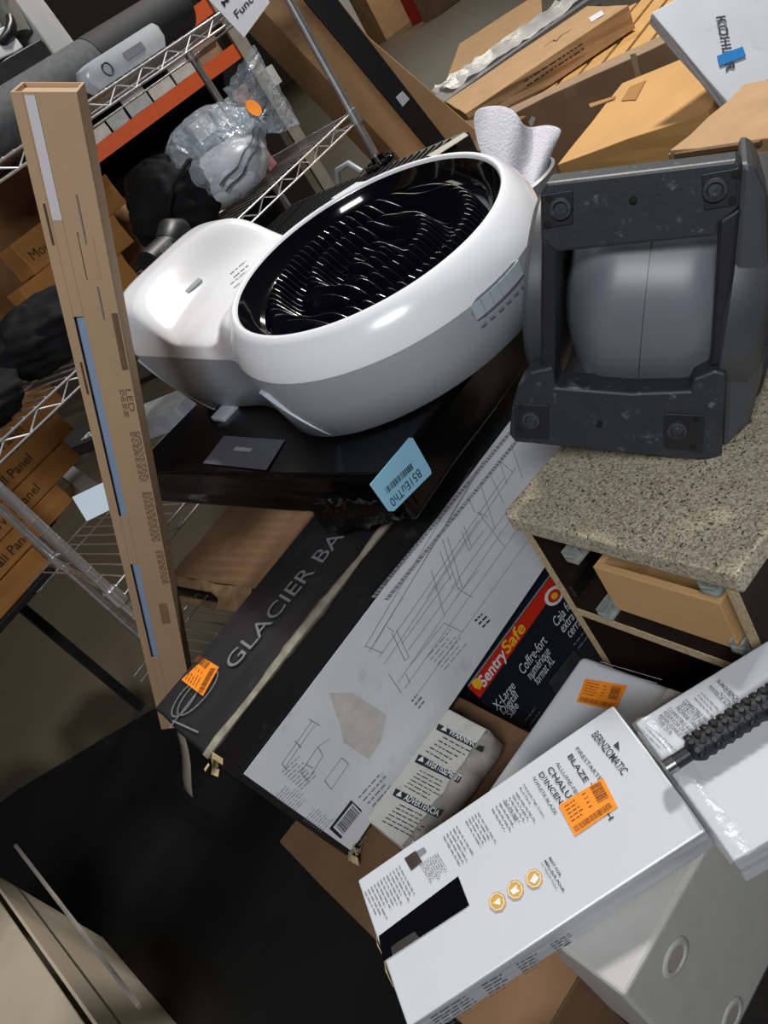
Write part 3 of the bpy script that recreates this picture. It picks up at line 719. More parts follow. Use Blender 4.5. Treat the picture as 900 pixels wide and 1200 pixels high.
for k in range(-14, 15):
    s = k * pitch; hl = math.sqrt(max(0, .219 ** 2 - s * s))
    if hl < .03: continue
    n = 44; up_, lo_ = [], []
    for i in range(n + 1):
        a = -hl + 2 * hl * i / n; r = math.hypot(a, s)
        wv = .020 * math.cos(2 * math.pi * (r - .185) / .080)
        h = -.038 + wv - .010 * math.exp(-(r / .05) ** 2) - .02 * smooth(.20, .22, r)
        up_.append(Vector((a, s, h))); lo_.append(Vector((a, s + .004, -.082)))
    mb = MB().grid([up_, lo_])
    mb.build('grille_fin', FIN, co, solid=.0013)
for rr in (.085, .165):
    MB().tube([(rr * math.cos(q), rr * math.sin(q), -.060) for q in [2 * math.pi * i / 48 for i in range(48)]], .0022, 6, closed=True).build('grille_hoop', FIN, co, smooth=True)
# control strip on the side of the head: local angle found on the grey wall
def oncyl(u, v, R=.2895):
    inv = mA.inverted(); o = inv @ CAM; d = inv.to_3x3() @ ray(u, v)
    a2 = d.x ** 2 + d.y ** 2; b2 = 2 * (o.x * d.x + o.y * d.y); c2 = o.x ** 2 + o.y ** 2 - R * R
    tq = (-b2 - math.sqrt(max(0, b2 * b2 - 4 * a2 * c2))) / (2 * a2); p = o + d * tq
    return math.atan2(p.y, p.x), p.z
(q0, h0), (q1, h1) = oncyl(553, 371), oncyl(609, 308)
q0 %= 2 * math.pi; q1 %= 2 * math.pi
def strip(q0, q1, hlo, hhi, R, name, material, parent, th=.002, n=14, bev=.001):
    mb = MB(); outer = []; 
    for i in range(n + 1):
        q = q0 + (q1 - q0) * i / n
        e = min(i, n - i) / n * 6; sh = (hhi - hlo) / 2 * (math.sqrt(max(0, 1 - max(0, 1 - e) ** 2)) if bev > .0015 else 1); mid = (hhi + hlo) / 2
        outer.append([Vector(((R + dr) * math.cos(q), (R + dr) * math.sin(q), mid + sg * sh)) for dr, sg in ((0, -1), (th, -1), (th, 1), (0, 1))])
    return mb.loft(outer).build(name, material, parent, smooth=40)
hm = (h0 + h1) / 2
stp = strip(q0, q1, hm - .016, hm + .016, .2885, 'control_strip', mat('button_grey', rgb(128, 134, 140), .35, var=0), co, .003, bev=.002)
for i in range(6):
    qa = q0 + (q1 - q0) * (.03 + .157 * i); qb = q0 + (q1 - q0) * (.03 + .157 * i + .145)
    strip(qa, qb, hm - .012, hm + .012, .2915, 'button', RIBPL, stp, .002, 4)
    ql = q0 + (q1 - q0) * (.03 + .157 * i + .03); qr = ql + (qb - qa) * .55
    strip(ql, qr, hm - .029, hm - .026, .2885, 'button_caption', GREYINK, stp, .0016, 2)
# ribs on the grey flank
OT = outline(.290, .198, .674); OB = outline(.272, .175, .615); nO = len(OT)
def flank_rib(u0, v0, u1, v1, name):
    """diagonal rib between two picks on the flank (plane of the tail side or head wall)"""
    pass
side_idx = [i for i, (x, y) in enumerate(OT) if y > 0]
def near(x, y): return min(side_idx, key=lambda i: (OT[i][0] - x) ** 2 + (OT[i][1] - y) ** 2)
def rib(xa, ya, xb, yb, f0, f1, wdt, name):
    mb = MB(); loops = []
    for i in range(9):
        q = i / 8; x = xa + (xb - xa) * q; y = ya + (yb - ya) * q; k = near(x, y); f = f0 + (f1 - f0) * q
        # clamp to the flank
        T = Vector((x, y, 0)); hs, hb = seam(x) - .012, hbase(x, y) + .006
        h = hs + (hb - hs) * f; sh = 1 - .09 * f ** 2
        px = Vector((x * (sh if x > .5 else 1), y * sh, h)); nrm = Vector((x if x < .2 else 0, y, 0)).normalized() if xa < .5 else Vector((.7, .7, 0))
        tn = Vector((-nrm.y, nrm.x, 0)); w2 = wdt * (1 - .5 * q)
        loops.append([px - tn * w2, px - tn * w2 * .5 + nrm * .008, px + tn * w2 * .5 + nrm * .008, px + tn * w2])
    return mb.loft(loops).build(name, RIBPL, co, smooth=40)
rib(.07, .281, -.02, .289, .15, 1.0, .012, 'flank_rib')
rib(.655, .185, .58, .185, .05, 1.0, .010, 'flank_rib')
MB().box((-.006, -.024, -.003), (.006, .024, .004), Matrix.Translation((.535, .03, tail_top(.535, .15))) @ Matrix.Rotation(math.radians(-28), 4, 'Y')).build('latch', GREYPL, co, bevel=.002)
bx_ = hbase(.46, .19)
MB().box((.43, .165, bx_ - .002), (.48, .215, bx_ + .010)).build('foot', RIBPL, co, bevel=.003)
# fan label print
Ft = Face(co, (0, 0, -.055), (0, 0, 1)); Ft.para((270, 322), (290, 305), (274, 326), 2, GREYINK, 'fine_print', .4, 51, word=.2)

# ---------------------------------------------------------------- floor blower tipped on its side, base towards the camera
K = .86
A0 = CAM + (onz(600, 518, .805) - CAM) * K; B0 = CAM + (onz(838, 538, .805) - CAM) * 1.18 * K
xv = (B0 - A0).normalized(); yv = Vector((0, 0, 1)); yv = (yv - xv * xv.z).normalized(); nv = xv.cross(yv)
tau = math.radians(10); upb = yv * math.cos(tau) - nv * math.sin(tau)
mBl = frame(A0, xv, upb)                                   # x right, y up, z out of the base
bw = thing('floor_blower', 'dark grey carpet blower tipped up on the stone top, base and feet showing', 'blower', mBl)
BLK = mat('charcoal_plastic', rgb(44, 46, 50), .5, var=.12, scale=25, wear=rgb(150, 150, 150), wearscale=55, wearamt=.45, bump=.1)
BLD = mat('charcoal_plastic_dark', rgb(30, 31, 34), .5, var=.1, scale=20)
Fb = Face(bw, (0, 0, 0), (0, 0, 1))
def pol(pts): return [(p.x, p.y) for p in (Fb.loc(q) for q in pts)]
def bar(pts, z0, z1, name, m=BLK, par=bw, bev=.004): return MB().prism(pol(pts), z0, z1).build(name, m, par, bevel=bev)
bar([(633, 226), (640, 214), (790, 196), (862, 187), (870, 192), (866, 244), (842, 262), (842, 277), (650, 296), (633, 280)], -.045, 0, 'base_rail')
bar([(633, 278), (652, 290), (650, 440), (648, 470), (632, 470)], -.045, -.004, 'base_post', BLD)
bar([(842, 260), (868, 244), (848, 428), (832, 432)], -.045, -.004, 'base_post', BLD)
bar([(597, 508), (600, 478), (607, 452), (622, 434), (648, 428), (652, 452), (740, 459), (808, 456), (812, 442), (838, 432), (852, 436), (846, 532), (838, 540), (604, 517)], -.05, .004, 'base_rail')
def foot(c, plate, zz):
    pl = bar(plate, zz - .003, zz + .0025, 'foot_plate', BLD, bev=.001)
    p = Fb.loc(c)
    MB().lathe([(.0135, zz + .002), (.0125, zz + .008), (.009, zz + .009), (.007, zz + .004), (.003, zz + .004), (.0005, zz + .0045)], 24, Matrix.Translation((p.x, p.y, 0))).build('rubber_foot', mat('dusty_rubber', rgb(50, 51, 54), .7, var=.3, scale=120, wear=rgb(150, 150, 150), wearscale=160, wearamt=.5), bw, smooth=True)
foot((658, 243), [(636, 228), (672, 222), (672, 262), (636, 268)], 0); foot((838, 221), [(822, 204), (866, 196), (862, 240), (826, 246)], 0)
foot((624, 489), [(604, 470), (644, 473), (644, 512), (604, 510)], .004); foot((794, 501), [(778, 482), (826, 484), (824, 528), (778, 522)], .004)
HOLE = mat('hole_black', rgb(8, 8, 9), .8, var=0)
for c in ((644, 232), (642, 262), (742, 234), (862, 204), (858, 234), (612, 474), (610, 500), (703, 495), (816, 488), (812, 520)):
    p = Fb.loc(c); zz = .0032 if c[1] < 300 else .0072
    MB().lathe([(.0045, zz - .004), (.0045, zz), (.0035, zz + .0004), (.0030, zz - .0006), (.0003, zz - .0006)], 14, Matrix.Translation((p.x, p.y, 0))).build('screw_hole', HOLE, bw)
# grey scroll housing between the rails
dc = Fb.loc((748, 368)); dl = Fb.loc((650, 400)).x; drr = Fb.loc((836, 400)).x
GREYDRUM = mat('grey_drum', rgb(106, 112, 119), .4, var=.05, scale=4)
prof = []
Rm = .150; nst = 16
for i in range(nst + 1):
    q = i / nst; x = dl + (drr - dl) * q; e = abs(2 * q - 1)
    prof.append((Rm * (1 - .55 * max(0, 1 - q / .35) ** 2.2) * (1 - .10 * max(0, (q - .8) / .2) ** 2), x))
mm = Matrix.Translation((0, dc.y - .018, -.16)) @ Matrix.Rotation(math.radians(90), 4, 'Y')
dm = MB().lathe(prof, 64, mm, True, True).build('scroll_housing', GREYDRUM, bw, smooth=50)
MB().lathe([(Rm + .0006, (dl + drr) / 2 - .0008 + .012), (Rm + .0006, (dl + drr) / 2 + .012)], 64, mm).build('mould_seam', BLD, dm)
# dark side shells
def shell(x0, x1, R, name):
    return MB().lathe([(R * .92, x0), (R, x0 + .008), (R, x1 - .012), (R * .93, x1)], 64, mm, True, True).build(name, mat('shell_grey', rgb(66, 67, 69), .5, var=.12, scale=18), bw, smooth=50)
shell(drr + .004, drr + .060, .165, 'side_shell')
shell(dl - .05, dl - .004, .135, 'side_shell')
# mesh intake on the outer side of the right shell
gx = drr + .0605; HEX = mat('grille_black', rgb(16, 16, 18), .5, var=0)
gr = MB().lathe([(.140, gx), (.136, gx + .004), (.001, gx + .004)], 48, mm).build('intake_disc', HEX, bw, smooth=True)
mb = MB(); pit = .014
for i in range(-10, 11):
    for j in range(-10, 11):
        cx = (i + (j % 2) * .5) * pit; cy = j * pit * .866
        if math.hypot(cx, cy) > .125: continue
        ho = [mm @ Vector((cx + .0081 * math.cos(k * math.pi / 3 + math.pi / 6), cy + .0081 * math.sin(k * math.pi / 3 + math.pi / 6), gx + .0055)) for k in range(6)]
        hi_ = [mm @ Vector((cx + .0060 * math.cos(k * math.pi / 3 + math.pi / 6), cy + .0060 * math.sin(k * math.pi / 3 + math.pi / 6), gx + .0075)) for k in range(6)]
        mb.loft([ho, hi_], False, False)
mb.build('intake_mesh', BLK, bw, kind='stuff')
MB().lathe([(.150, gx - .004), (.150, gx + .008), (.138, gx + .010), (.134, gx + .002)], 48, mm).build('intake_rim', BLK, bw, smooth=True)
# bracket plate linking the shells to the base
MB().prism(pol([(868, 192), (884, 196), (900, 232), (905, 400), (880, 500), (846, 535), (850, 430)]), -.16, -.012).build('bracket', mat('shell_grey', rgb(66, 67, 69), .5), bw, bevel=.008)

# ---------------------------------------------------------------- chrome wire rack behind the pile
RL = onz(-30, 546, 1.2); RR = onz(412, 132, 1.2); RXV = (RR - RL); RW = RXV.length; RXV = RXV.normalized(); RYV = Vector((-RXV.y, RXV.x, 0)); RDP = .46
mR = frame((RL.x, RL.y, 0), RXV, RYV)
rk = thing('wire_rack', 'tall chrome wire shelving rack standing behind the pile', 'shelving', mR)
def RK(u, v, yo):
    p = onpl(u, v, Vector((RL.x, RL.y, 0)) + RYV * yo, RYV); q = mR.inverted() @ p; return q.x, q.z
posts = [(0, 0), (RW, 0), (.10, RDP), (RW, RDP)]
pm = MB().tube([(0, 0, 0), (0, 0, 1.98)], .0125, 12)
for i in range(60): pm.tube([(0, 0, .03 + i * .0325), (0, 0, .034 + i * .0325)], .0131, 10)
po = pm.build('post', CHROME, rk, smooth=60); po.location = (0, 0, 0)
for (x, y) in posts[1:]:
    c = po.copy(); COL.objects.link(c); c.parent = rk; c.location = (x, y, 0)
SHELVES = (.38, .80, 1.20, 1.605)
for zi, z in enumerate(SHELVES):
    m = MB()
    for dz, r in ((0, .0034), (-.030, .0034)):
        m.tube([(0, 0, z + dz), (RW, 0, z + dz)], r, 6); m.tube([(0, RDP, z + dz), (RW, RDP, z + dz)], r, 6)
        m.tube([(0, 0, z + dz), (0.1, RDP, z + dz)], r, 6); m.tube([(RW, 0, z + dz), (RW, RDP, z + dz)], r, 6)
    sh = m.build('shelf_frame', CHROME, rk, smooth=60)
    m = MB(); k = 0; x = .03; zig = []
    while x < RW - .03:
        zig.append((x, 0, z - (.003 if k % 2 else .029))); x += .05; k += 1
    m.tube(zig, .0022, 5, caps=True).build('truss_wire', CHROME, sh)
    wm = None; n = 46
    for i in range(n):
        x = .045 + (RW - .08) * i / (n - 1)
        if wm is None: wm = MB().tube([(0, 0, .004), (0, RDP, .004)], .0021, 5).build('shelf_wire', CHROME, sh); o = wm
        else: o = wm.copy(); COL.objects.link(o)
        o.parent = sh; o.location = (x, 0, z)
    for (x, y) in posts:
        MB().tube([(x, y, z - .036), (x, y, z + .008)], .0185, 12).build('collar', CHROME, sh, smooth=True)

def rack_box(name, label, cat, x0, x1, y0, y1, z0, z1, m, amp=.002, rz=0, group=None, sd=1, bev=.003):
    """carton given in rack coordinates"""
    mm = mR @ Matrix.Translation(((x0 + x1) / 2, (y0 + y1) / 2, z0)) @ Matrix.Rotation(math.radians(rz), 4, 'Z')
    hx, hy = (x1 - x0) / 2, (y1 - y0) / 2
    o = rough_box((-hx, -hy, 0), (hx, hy, z1 - z0), amp, 2, sd).build(name, m, None, bevel=bev)
    return tag(o, label, cat, group, m=mm)

# --- top shelf
ST = 1.612
xa, za = RK(-70, 205, .14); xb, zb = RK(112, 76, .14); xc, zc2 = RK(200, 4, .14)
BLKF = mat('black_foam', rgb(24, 25, 28), .75, var=.15, scale=40, bump=.2)
t = thing('foam_roll', 'thick black foam roll lying along the top wire shelf', 'roll', mR @ Matrix.Translation((0, .13, ST + .062)))
MB().tube([(xb - .02, 0, 0), (xc, 0, 0)], .060, 24).build('roll', BLKF, t, smooth=60)
MB().tube([(xa, 0, 0), (xb, 0, 0)], .0585, 24).build('grey_sleeve', mat('grey_foam', rgb(78, 80, 82), .8, var=.2, scale=60), t, smooth=60)
xt1 = RK(58, 60, .2)[0]
rack_box('appliance_carton', 'big plain white box behind the black foam roll', 'box', xt1 + .01, 1.02, .205, .44, ST, ST + .30, mat('matt_white', rgb(190, 190, 188), .5, var=.05), sd=3)
xa, _ = RK(95, 95, .04); xb, _ = RK(175, 30, .04)
t = thing('plastic_tub', 'translucent flat plastic tub on the edge of the top shelf', 'tub', mR @ Matrix.Translation(((xa + xb) / 2, .034, ST)))
TUB = mat('milky_plastic', rgb(196, 200, 204), .25, var=.05, alpha=.85)
hl = (xb - xa) / 2
MB().loft([[Vector((sx * hl * q, sy * .032 * q, zz)) for sx, sy in ((-1, -.6), (-.85, -1), (.85, -1), (1, -.6), (1, .6), (.85, 1), (-.85, 1), (-1, .6))] for q, zz in ((.9, 0), (1, .02), (1, .045), (.93, .056))]).build('body', TUB, t, smooth=50)
MB().box((-.02, -.034, .018), (.05, -.031, .036)).build('label', GREYINK, t)
MB().tube([(-hl * .62 + .014 * math.cos(q), -.034, .026 + .014 * math.sin(q)) for q in [2 * math.pi * i / 16 for i in range(16)]], .002, 5, closed=True).build('port', BLACKPL, t)
# clutter above on the left of the top shelf
def gadget_tube(name, label, cat, pts, r, m, seg=12):
    o = MB().tube([Vector(p) for p in pts], r, seg).build(name, m, None, smooth=60); return tag(o, label, cat, m=mR)
HOSE = mat('hose_black', rgb(22, 22, 24), .4, var=0)
xt0 = RK(-80, 130, .2)[0]; xt1 = RK(58, 60, .2)[0]
rack_box('black_tote', 'black plastic tote of odds and ends at the left of the top shelf', 'tote', xt0, xt1, .20, .44, ST, ST + .17, BLACKPL, sd=5)
def topi(u, v): x_, z_ = RK(u, v, .22); return x_, z_
x_, z_ = topi(22, 90)
rack_box('white_packet', 'small white packet lying on the black tote', 'packet', x_ - .05, x_ + .05, .20, .28, ST + .1715, ST + .225, WHITECARD, rz=10, sd=6)
x_, z_ = topi(52, 62)
gadget_tube('grey_canister', 'grey green canister lying beside the white box on the top shelf', 'canister', [(x_ - .02, .23, ST + .20), (x_ + .01, .23, ST + .30)], [.03, .03], mat('olive_grey', rgb(120, 120, 108), .5))
x_, z_ = topi(12, 55)
gadget_tube('hose', 'black looped hose on top of the shelf clutter', 'hose', [(x_ + .07 * math.cos(q), .25 + .05 * math.sin(q), ST + .25 + .05 * math.sin(q + .5)) for q in [i * .4 for i in range(17)]], .011, HOSE)
x_, z_ = topi(38, 10)
rack_box('red_tool_case', 'dark red plastic case at the upper left above the black tote', 'case', x_ - .05, x_ + .07, .26, .36, ST + .30, ST + .37, mat('dark_red', rgb(120, 28, 30), .4, var=.1), rz=14, sd=7)
x_, z_ = topi(30, 32)
rack_box('orange_plug', 'small orange plastic plug among the hoses', 'plug', x_ - .015, x_ + .02, .20, .23, ST + .27, ST + .30, mat('orange_plastic', rgb(220, 84, 40), .4, var=0), rz=30)

# --- paper sign hanging from the top shelf rail
SIGN = frame(Vector((RL.x, RL.y, 0)) + RXV * 0 - RYV * .012, RXV, Vector((0, 0, 1)))
sg = thing('paper_sign', 'white paper sheet with handwritten words hanging from the top rail', 'sign', SIGN)
FSg = Face(sg, (0, 0, 0), (0, 0, 1))
FSg.quad([(245, 0), (286, 44), (316, 3), (292, -40), (262, -30)], 'sheet', mat('paper', rgb(214, 218, 224), .7, var=.03), 1.)
FSg.text('Func', (278, 22), (297, 1), (271, 16), BLACKINK, name='handwriting', lift=2.5, bold=.01)
FSg.text('Mc', (263, 9), (272, -4), (257, 4), BLACKINK, name='handwriting', lift=2.5, bold=.01)
FSg.text('tion', (299, -2), (312, -16), (292, -8), BLACKINK, name='handwriting', lift=2.5, bold=.01)

# --- middle shelf: brown kraft paper, black holdall, bagged white appliance, black tool
SM = 1.207
PAPER = mat('kraft_paper', rgb(126, 88, 52), .65, var=.25, scale=7, bump=.4, bscale=14)
mb = MB(); rows = []; rnd = random.Random(5)
for i in range(17):
    row = []
    for j in range(15):
        x = .28 + .72 * i / 16; z = SM + .005 + (.40) * j / 14
        y = .425 + .022 * math.sin(i * 1.1 + .3 * j) + .012 * math.sin(i * .5 + j * .55) - .02 * (j / 14)
        row.append(Vector((x + .03 * math.sin(j * .6), y, z)))
    rows.append(row)
o = mb.grid(rows).build('paper_sheet', PAPER, None, smooth=80, solid=.002); tag(o, 'crumpled brown kraft paper hanging between the wire shelves', 'paper', m=mR)
# soft black holdall
def blob(name, cen, rad, m, parent=None, seed=0, amp=.12, seg=56, rings=36, flat=0.):
    rnd = random.Random(seed); ph = [rnd.uniform(0, 6) for _ in range(8)]; rows = []
    for i in range(rings + 1):
        th = math.pi * i / rings; row = []
        for j in range(seg + 1):
            p = 2 * math.pi * j / seg
            k = 1 + amp * (math.sin(3 * p + ph[0] + 2 * th) * .4 + math.sin(5 * th + ph[1] + p) * .3 + math.sin(7 * p + ph[2] - 3 * th) * .25 + math.sin(11 * p + 4 * th + ph[3]) * .2 + math.sin(17 * th - 6 * p + ph[4]) * .16 + math.sin(23 * p + 9 * th + ph[5]) * .1) * math.sin(th)
            z = math.cos(th) * rad[2] * k
            if flat: z = max(z, -rad[2] * flat)
            row.append(Vector((cen[0] + rad[0] * k * math.sin(th) * math.cos(p), cen[1] + rad[1] * k * math.sin(th) * math.sin(p), cen[2] + z)))
        rows.append(row)
    return MB().grid(rows).build(name, m, parent, smooth=80)
BLKCL = mat('black_nylon', rgb(16, 17, 20), .85, var=.3, scale=12, bump=.6, bscale=26, spec=.25)
hx, hz = RK(185, 200, .22)
t = thing('holdall', 'soft black cloth bag slumped on the middle shelf beside the plastic bag', 'bag', mR @ Matrix.Translation((hx - .03, .22, SM)))
blob('body', (0, 0, .105), (.125, .13, .125), BLKCL, t, 3, .16, flat=.8)
MB().tube([(-.10, -.09, .10), (-.06, -.135, .15), (.02, -.14, .17), (.09, -.10, .16)], .006, 6).build('strap', BLKCL, t, smooth=True)
# bagged appliance
bxx, bzz = RK(268, 205, .14)
t = thing('bagged_appliance', 'white rounded appliance in a clear plastic bag with orange sticker', 'appliance', mR @ Matrix.Translation((bxx, .14, SM)))
MB().lathe([(.02, .012), (.09, .016), (.128, .05), (.135, .085), (.12, .12), (.07, .145), (.001, .152)], 40).build('shell', mat('pale_blue_plastic', rgb(206, 212, 218), .3, var=0), t, smooth=True)
BAG = bpy.data.materials.new('clear_bag'); BAG.use_nodes = True
nt = BAG.node_tree; N = nt.nodes; L = nt.links; b_ = N['Principled BSDF']
b_.inputs['Base Color'].default_value = rgb(190, 204, 216) + (1,); b_.inputs['Roughness'].default_value = .12; b_.inputs['Alpha'].default_value = .38; b_.inputs['Specular IOR Level'].default_value = .9
tc = N.new('ShaderNodeTexCoord'); nz = N.new('ShaderNodeTexNoise'); nz.inputs['Scale'].default_value = 22; nz.inputs['Detail'].default_value = 3; nz.inputs['Distortion'].default_value = 1.5
L.new(tc.outputs['Object'], nz.inputs['Vector']); bp = N.new('ShaderNodeBump'); bp.inputs['Strength'].default_value = .9; bp.inputs['Distance'].default_value = .02; L.new(nz.outputs['Fac'], bp.inputs['Height']); L.new(bp.outputs[0], b_.inputs['Normal'])
bagm = blob('bag', (.0, 0, .125), (.165, .15, .125), BAG, t, 9, .16, 40, 26, flat=.97)
mb = MB(); rows = []; rnd = random.Random(2)
for i in range(9):
    rows.append([Vector((.06 + .020 * i, -.11 - .004 * i + rnd.uniform(-.008, .008), .11 + .020 * j - .006 * i + rnd.uniform(-.005, .005) + .012 * i * (j / 7))) for j in range(8)])
mb.grid(rows).build('bag_flap', BAG, t, smooth=80)
os_ = MB().lathe([(.0005, 0), (.024, .001)], 16, Matrix.Translation((.075, -.152, .175)) @ Matrix.Rotation(math.radians(75), 4, 'X')).build('orange_sticker', ORANGE, t)
STR = mat('navy_stripe', rgb(44, 52, 66), .5, var=0)
for k in range(2):
    pts = []
    for i in range(14):
        q = -2.5 + 2.0 * i / 13; pts.append(((.150 + .006 * k) * math.cos(q) * (1.0), (.142) * math.sin(q), .055 + .022 * k + .10 * (i / 13) ** 1.3 + .004 * math.sin(i * 1.7)))
    MB().tube(pts, .0028, 5).build('printed_stripe', STR, t)
rack_box('pink_packet', 'small pink and red packet tucked behind the clear plastic bag', 'packet', bxx + .15, bxx + .22, .16, .20, SM, SM + .09, mat('pink', rgb(196, 130, 136), .5, var=.2, scale=30), rz=20)
# black tool with ribbed grip at shelf front
gx0, gz0 = RK(188, 283, .06)
t = thing('power_tool', 'black power tool with ribbed chrome collar on the middle shelf', 'tool', mR @ Matrix.Translation((gx0, .07, SM)) @ Matrix.Rotation(math.radians(8), 4, 'Z'))
MB().tube([(-.07, 0, .045), (.02, 0, .045)], .036, 18).build('barrel', BLACKPL, t, smooth=60)
MB().tube([(.02, 0, .05), (.06, 0, .06), (.10, 0, .052)], [.034, .044, .030], 18).build('motor_housing', BLACKPL, t, smooth=60)
for i in range(5): MB().box((-.045 + .010 * i, -.039, .036), (-.041 + .010 * i, -.034, .060)).build('vent_rib', CHROME, t)
MB().box((-.06, -.03, .001), (.08, .03, .012)).build('foot_plate', BLACKPL, t, bevel=.003)

# --- black bundles and printed cartons at the left
def bundle(u, v, yo, rad, sd, label, z):
    x_, z_ = RK(u, v, yo)
    o = blob('fabric_bundle', (0, 0, rad[2] * .8), rad, BLKCL, None, sd, .2, flat=.8); tag(o, label, 'bundle', 'black bundles', m=mR @ Matrix.Translation((x_, yo, z)))
bundle(48, 385, .18, (.13, .14, .085), 21, 'black fabric bundle on the middle shelf just left of the long LED carton', SM)
bundle(-45, 470, .12, (.11, .11, .065), 22, 'black fabric bundle at the far left end of the middle shelf', SM)
PRINTC = mat('printed_carton_brown', rgb(170, 116, 58), .75, var=.12, scale=8, bump=.1)
BRINK = mat('brown_ink', rgb(62, 40, 22), .7, var=0)
def long_carton(name, label, yo, u, v, L_, hgt, dep, z, words, rz=0):
    x_, _ = RK(u, v, yo)
    r = thing(name, label, 'box', mR @ Matrix.Translation((x_, yo, z)) @ Matrix.Rotation(math.radians(rz), 4, 'Z'), 'printed brown cartons on the rack')
    rough_box((0, 0, 0), (L_, dep, hgt), .002, 2, int(u) + 70).build('carton', PRINTC, r, bevel=.003)
    for k, wd in enumerate(words):
        me = text_mesh(wd); xs = [q.co.x for q in me.vertices]; sc = hgt * .42
        mb = MB(); x0 = .02 + k * .33
        mb.add([Vector((x0 + (q.co.x - min(xs)) * sc, -.0022, hgt * .32 + q.co.y * sc)) for q in me.vertices], [tuple(p.vertices) for p in me.polygons])
        if x0 + (max(xs) - min(xs)) * sc < L_: mb.build('lettering', BRINK, r)
    return r
_xr, _zb = RK(120, 540, .62)
for k in range(5):
    lab = ['brown carton with wall panel print, lowest visible of the long stack behind the rack', 'brown carton with wall panel print, second from the bottom of the long stack', 'brown carton with wall panel print, middle of the long stack behind the rack', 'brown carton with wall panel print, second from the top of the long stack', 'brown carton with wall panel print, topmost of the long stack behind the rack'][k]
    x_e = [RK(34, 640, .62)[0], _xr - .16, _xr - .05, _xr, _xr + .04][k]; zq = RK(20, 655, .62)[1]
    r = thing('panel_carton', lab, 'box', mR @ Matrix.Translation((x_e - 1.1, .60 + .006 * (k % 2), zq - .075 + .074 * k)), 'printed brown cartons behind the rack')
    rough_box((0, 0, 0), (1.1, .4, .072), .002, 2, 70 + k).build('carton', PRINTC, r, bevel=.003)
    if k:
        me = text_mesh('Restroom Wall Panel'); xs = [q.co.x for q in me.vertices]; sc = .040
        for x0 in (.60, .12):
            mb = MB(); mb.add([Vector((x0 + (q.co.x - min(xs)) * sc, -.0024, .022 + q.co.y * sc)) for q in me.vertices], [tuple(p.vertices) for p in me.polygons]); mb.build('lettering', BRINK, r)
zq = RK(20, 655, .62)[1] - .077
_xe = RK(34, 640, .62)[0]
tbk = thing('low_table', 'dark low table carrying the long stack of brown cartons behind the rack', 'table', mR @ Matrix.Translation((_xe - 1.15, .58, 0)))
MB().box((0, 0, zq - .02), (1.14, .46, zq)).build('table_top', BLACKPL, tbk, bevel=.003)
for lx, ly in ((.03, .03), (1.07, .40), (.03, .40)): MB().box((lx, ly, 0), (lx + .03, ly + .03, zq - .02)).build('leg', BLACKPL, tbk)
for k in range(3):
    long_carton('panel_carton', ['brown carton on the middle shelf behind the black bundle, lowest of three', 'brown carton on the middle shelf behind the black bundle, middle of three', 'brown carton on the middle shelf behind the black bundle, top of three'][k],
                .28, -20, 330 - 40 * k, .36, .085, .09, SM + .0865 * k, ['Mount Wall'])
# white cartons on the lower shelf, half hidden by the long LED carton
x0, _ = RK(62, 545, .04); 
def shelf_pack(name, label, x, y, L_, dep, hgt, z, rz, m, txt=None, band=None):
    r = thing(name, label, 'box', mR @ Matrix.Translation((x, y, z)) @ Matrix.Rotation(math.radians(rz), 4, 'Z'))
    rough_box((0, 0, 0), (L_, dep, hgt), .001, 2, 31).build('carton', m, r, bevel=.002)
    if band: MB().box((0, -.0015, hgt * .45), (L_ * .7, .0, hgt)).build('dark_band', band, r); MB().box((0, 0, hgt), (L_ * .55, dep * .5, hgt + .001)).build('dark_band', band, r)
    if txt:
        me = text_mesh(txt); xs = [q.co.x for q in me.vertices]; sc = hgt * .55; mb = MB()
        mb.add([Vector((.09 + (q.co.x - min(xs)) * sc, -.0025, hgt * .5 + q.co.y * sc * .7)) for q in me.vertices], [tuple(p.vertices) for p in me.polygons]); mb.build('lettering', WHITEINK, r)
    return r
GREYP = mat('grey_print', rgb(172, 176, 180), .5, var=.2, scale=25)
a_, b_, c_ = onz(64, 532, .875), onz(206, 478, .875), onz(78, 508, .875)
r = thing('faucet_carton', 'white carton with dark band lettered RAY on the lower shelf', 'box', frame((a_.x, a_.y, .807), b_ - a_, c_ - a_))
_L, _W = (b_ - a_).length, .13
rough_box((0, 0, 0), (_L, _W, .066), .001, 2, 31).build('carton', GREYP, r, bevel=.002)
MB().box((0, -.0012, .030), (_L * .55, .0, .066)).build('dark_band', mat('dark_band', rgb(40, 42, 46), .4, var=0), r); MB().box((.0, .0, .0662), (_L * .42, _W, .0672)).build('dark_band', mat('dark_band', rgb(40, 42, 46), .4, var=0), r)
me = text_mesh('RAY'); xs = [q.co.x for q in me.vertices]; mb = MB(); mb.add([Vector((_L * .20 + (q.co.x - min(xs)) * .05, .03 + q.co.y * .06, .0678)) for q in me.vertices], [tuple(p.vertices) for p in me.polygons]); mb.build('lettering', WHITEINK, r)
a_, b_, c_ = onz(60, 548, .84), onz(92, 574, .84), onz(84, 530, .84)
o = MB().box((0, 0, 0), ((b_ - a_).length * 1.2, .05, .03)).build('grey_carton', mat('grey_card', rgb(140, 140, 134), .6, var=.1), None, bevel=.002); tag(o, 'flat grey carton lying in front of the banded white carton', 'box', m=frame((a_.x, a_.y, .807), b_ - a_, c_ - a_))
p_ = at(112, 588, 1.72)
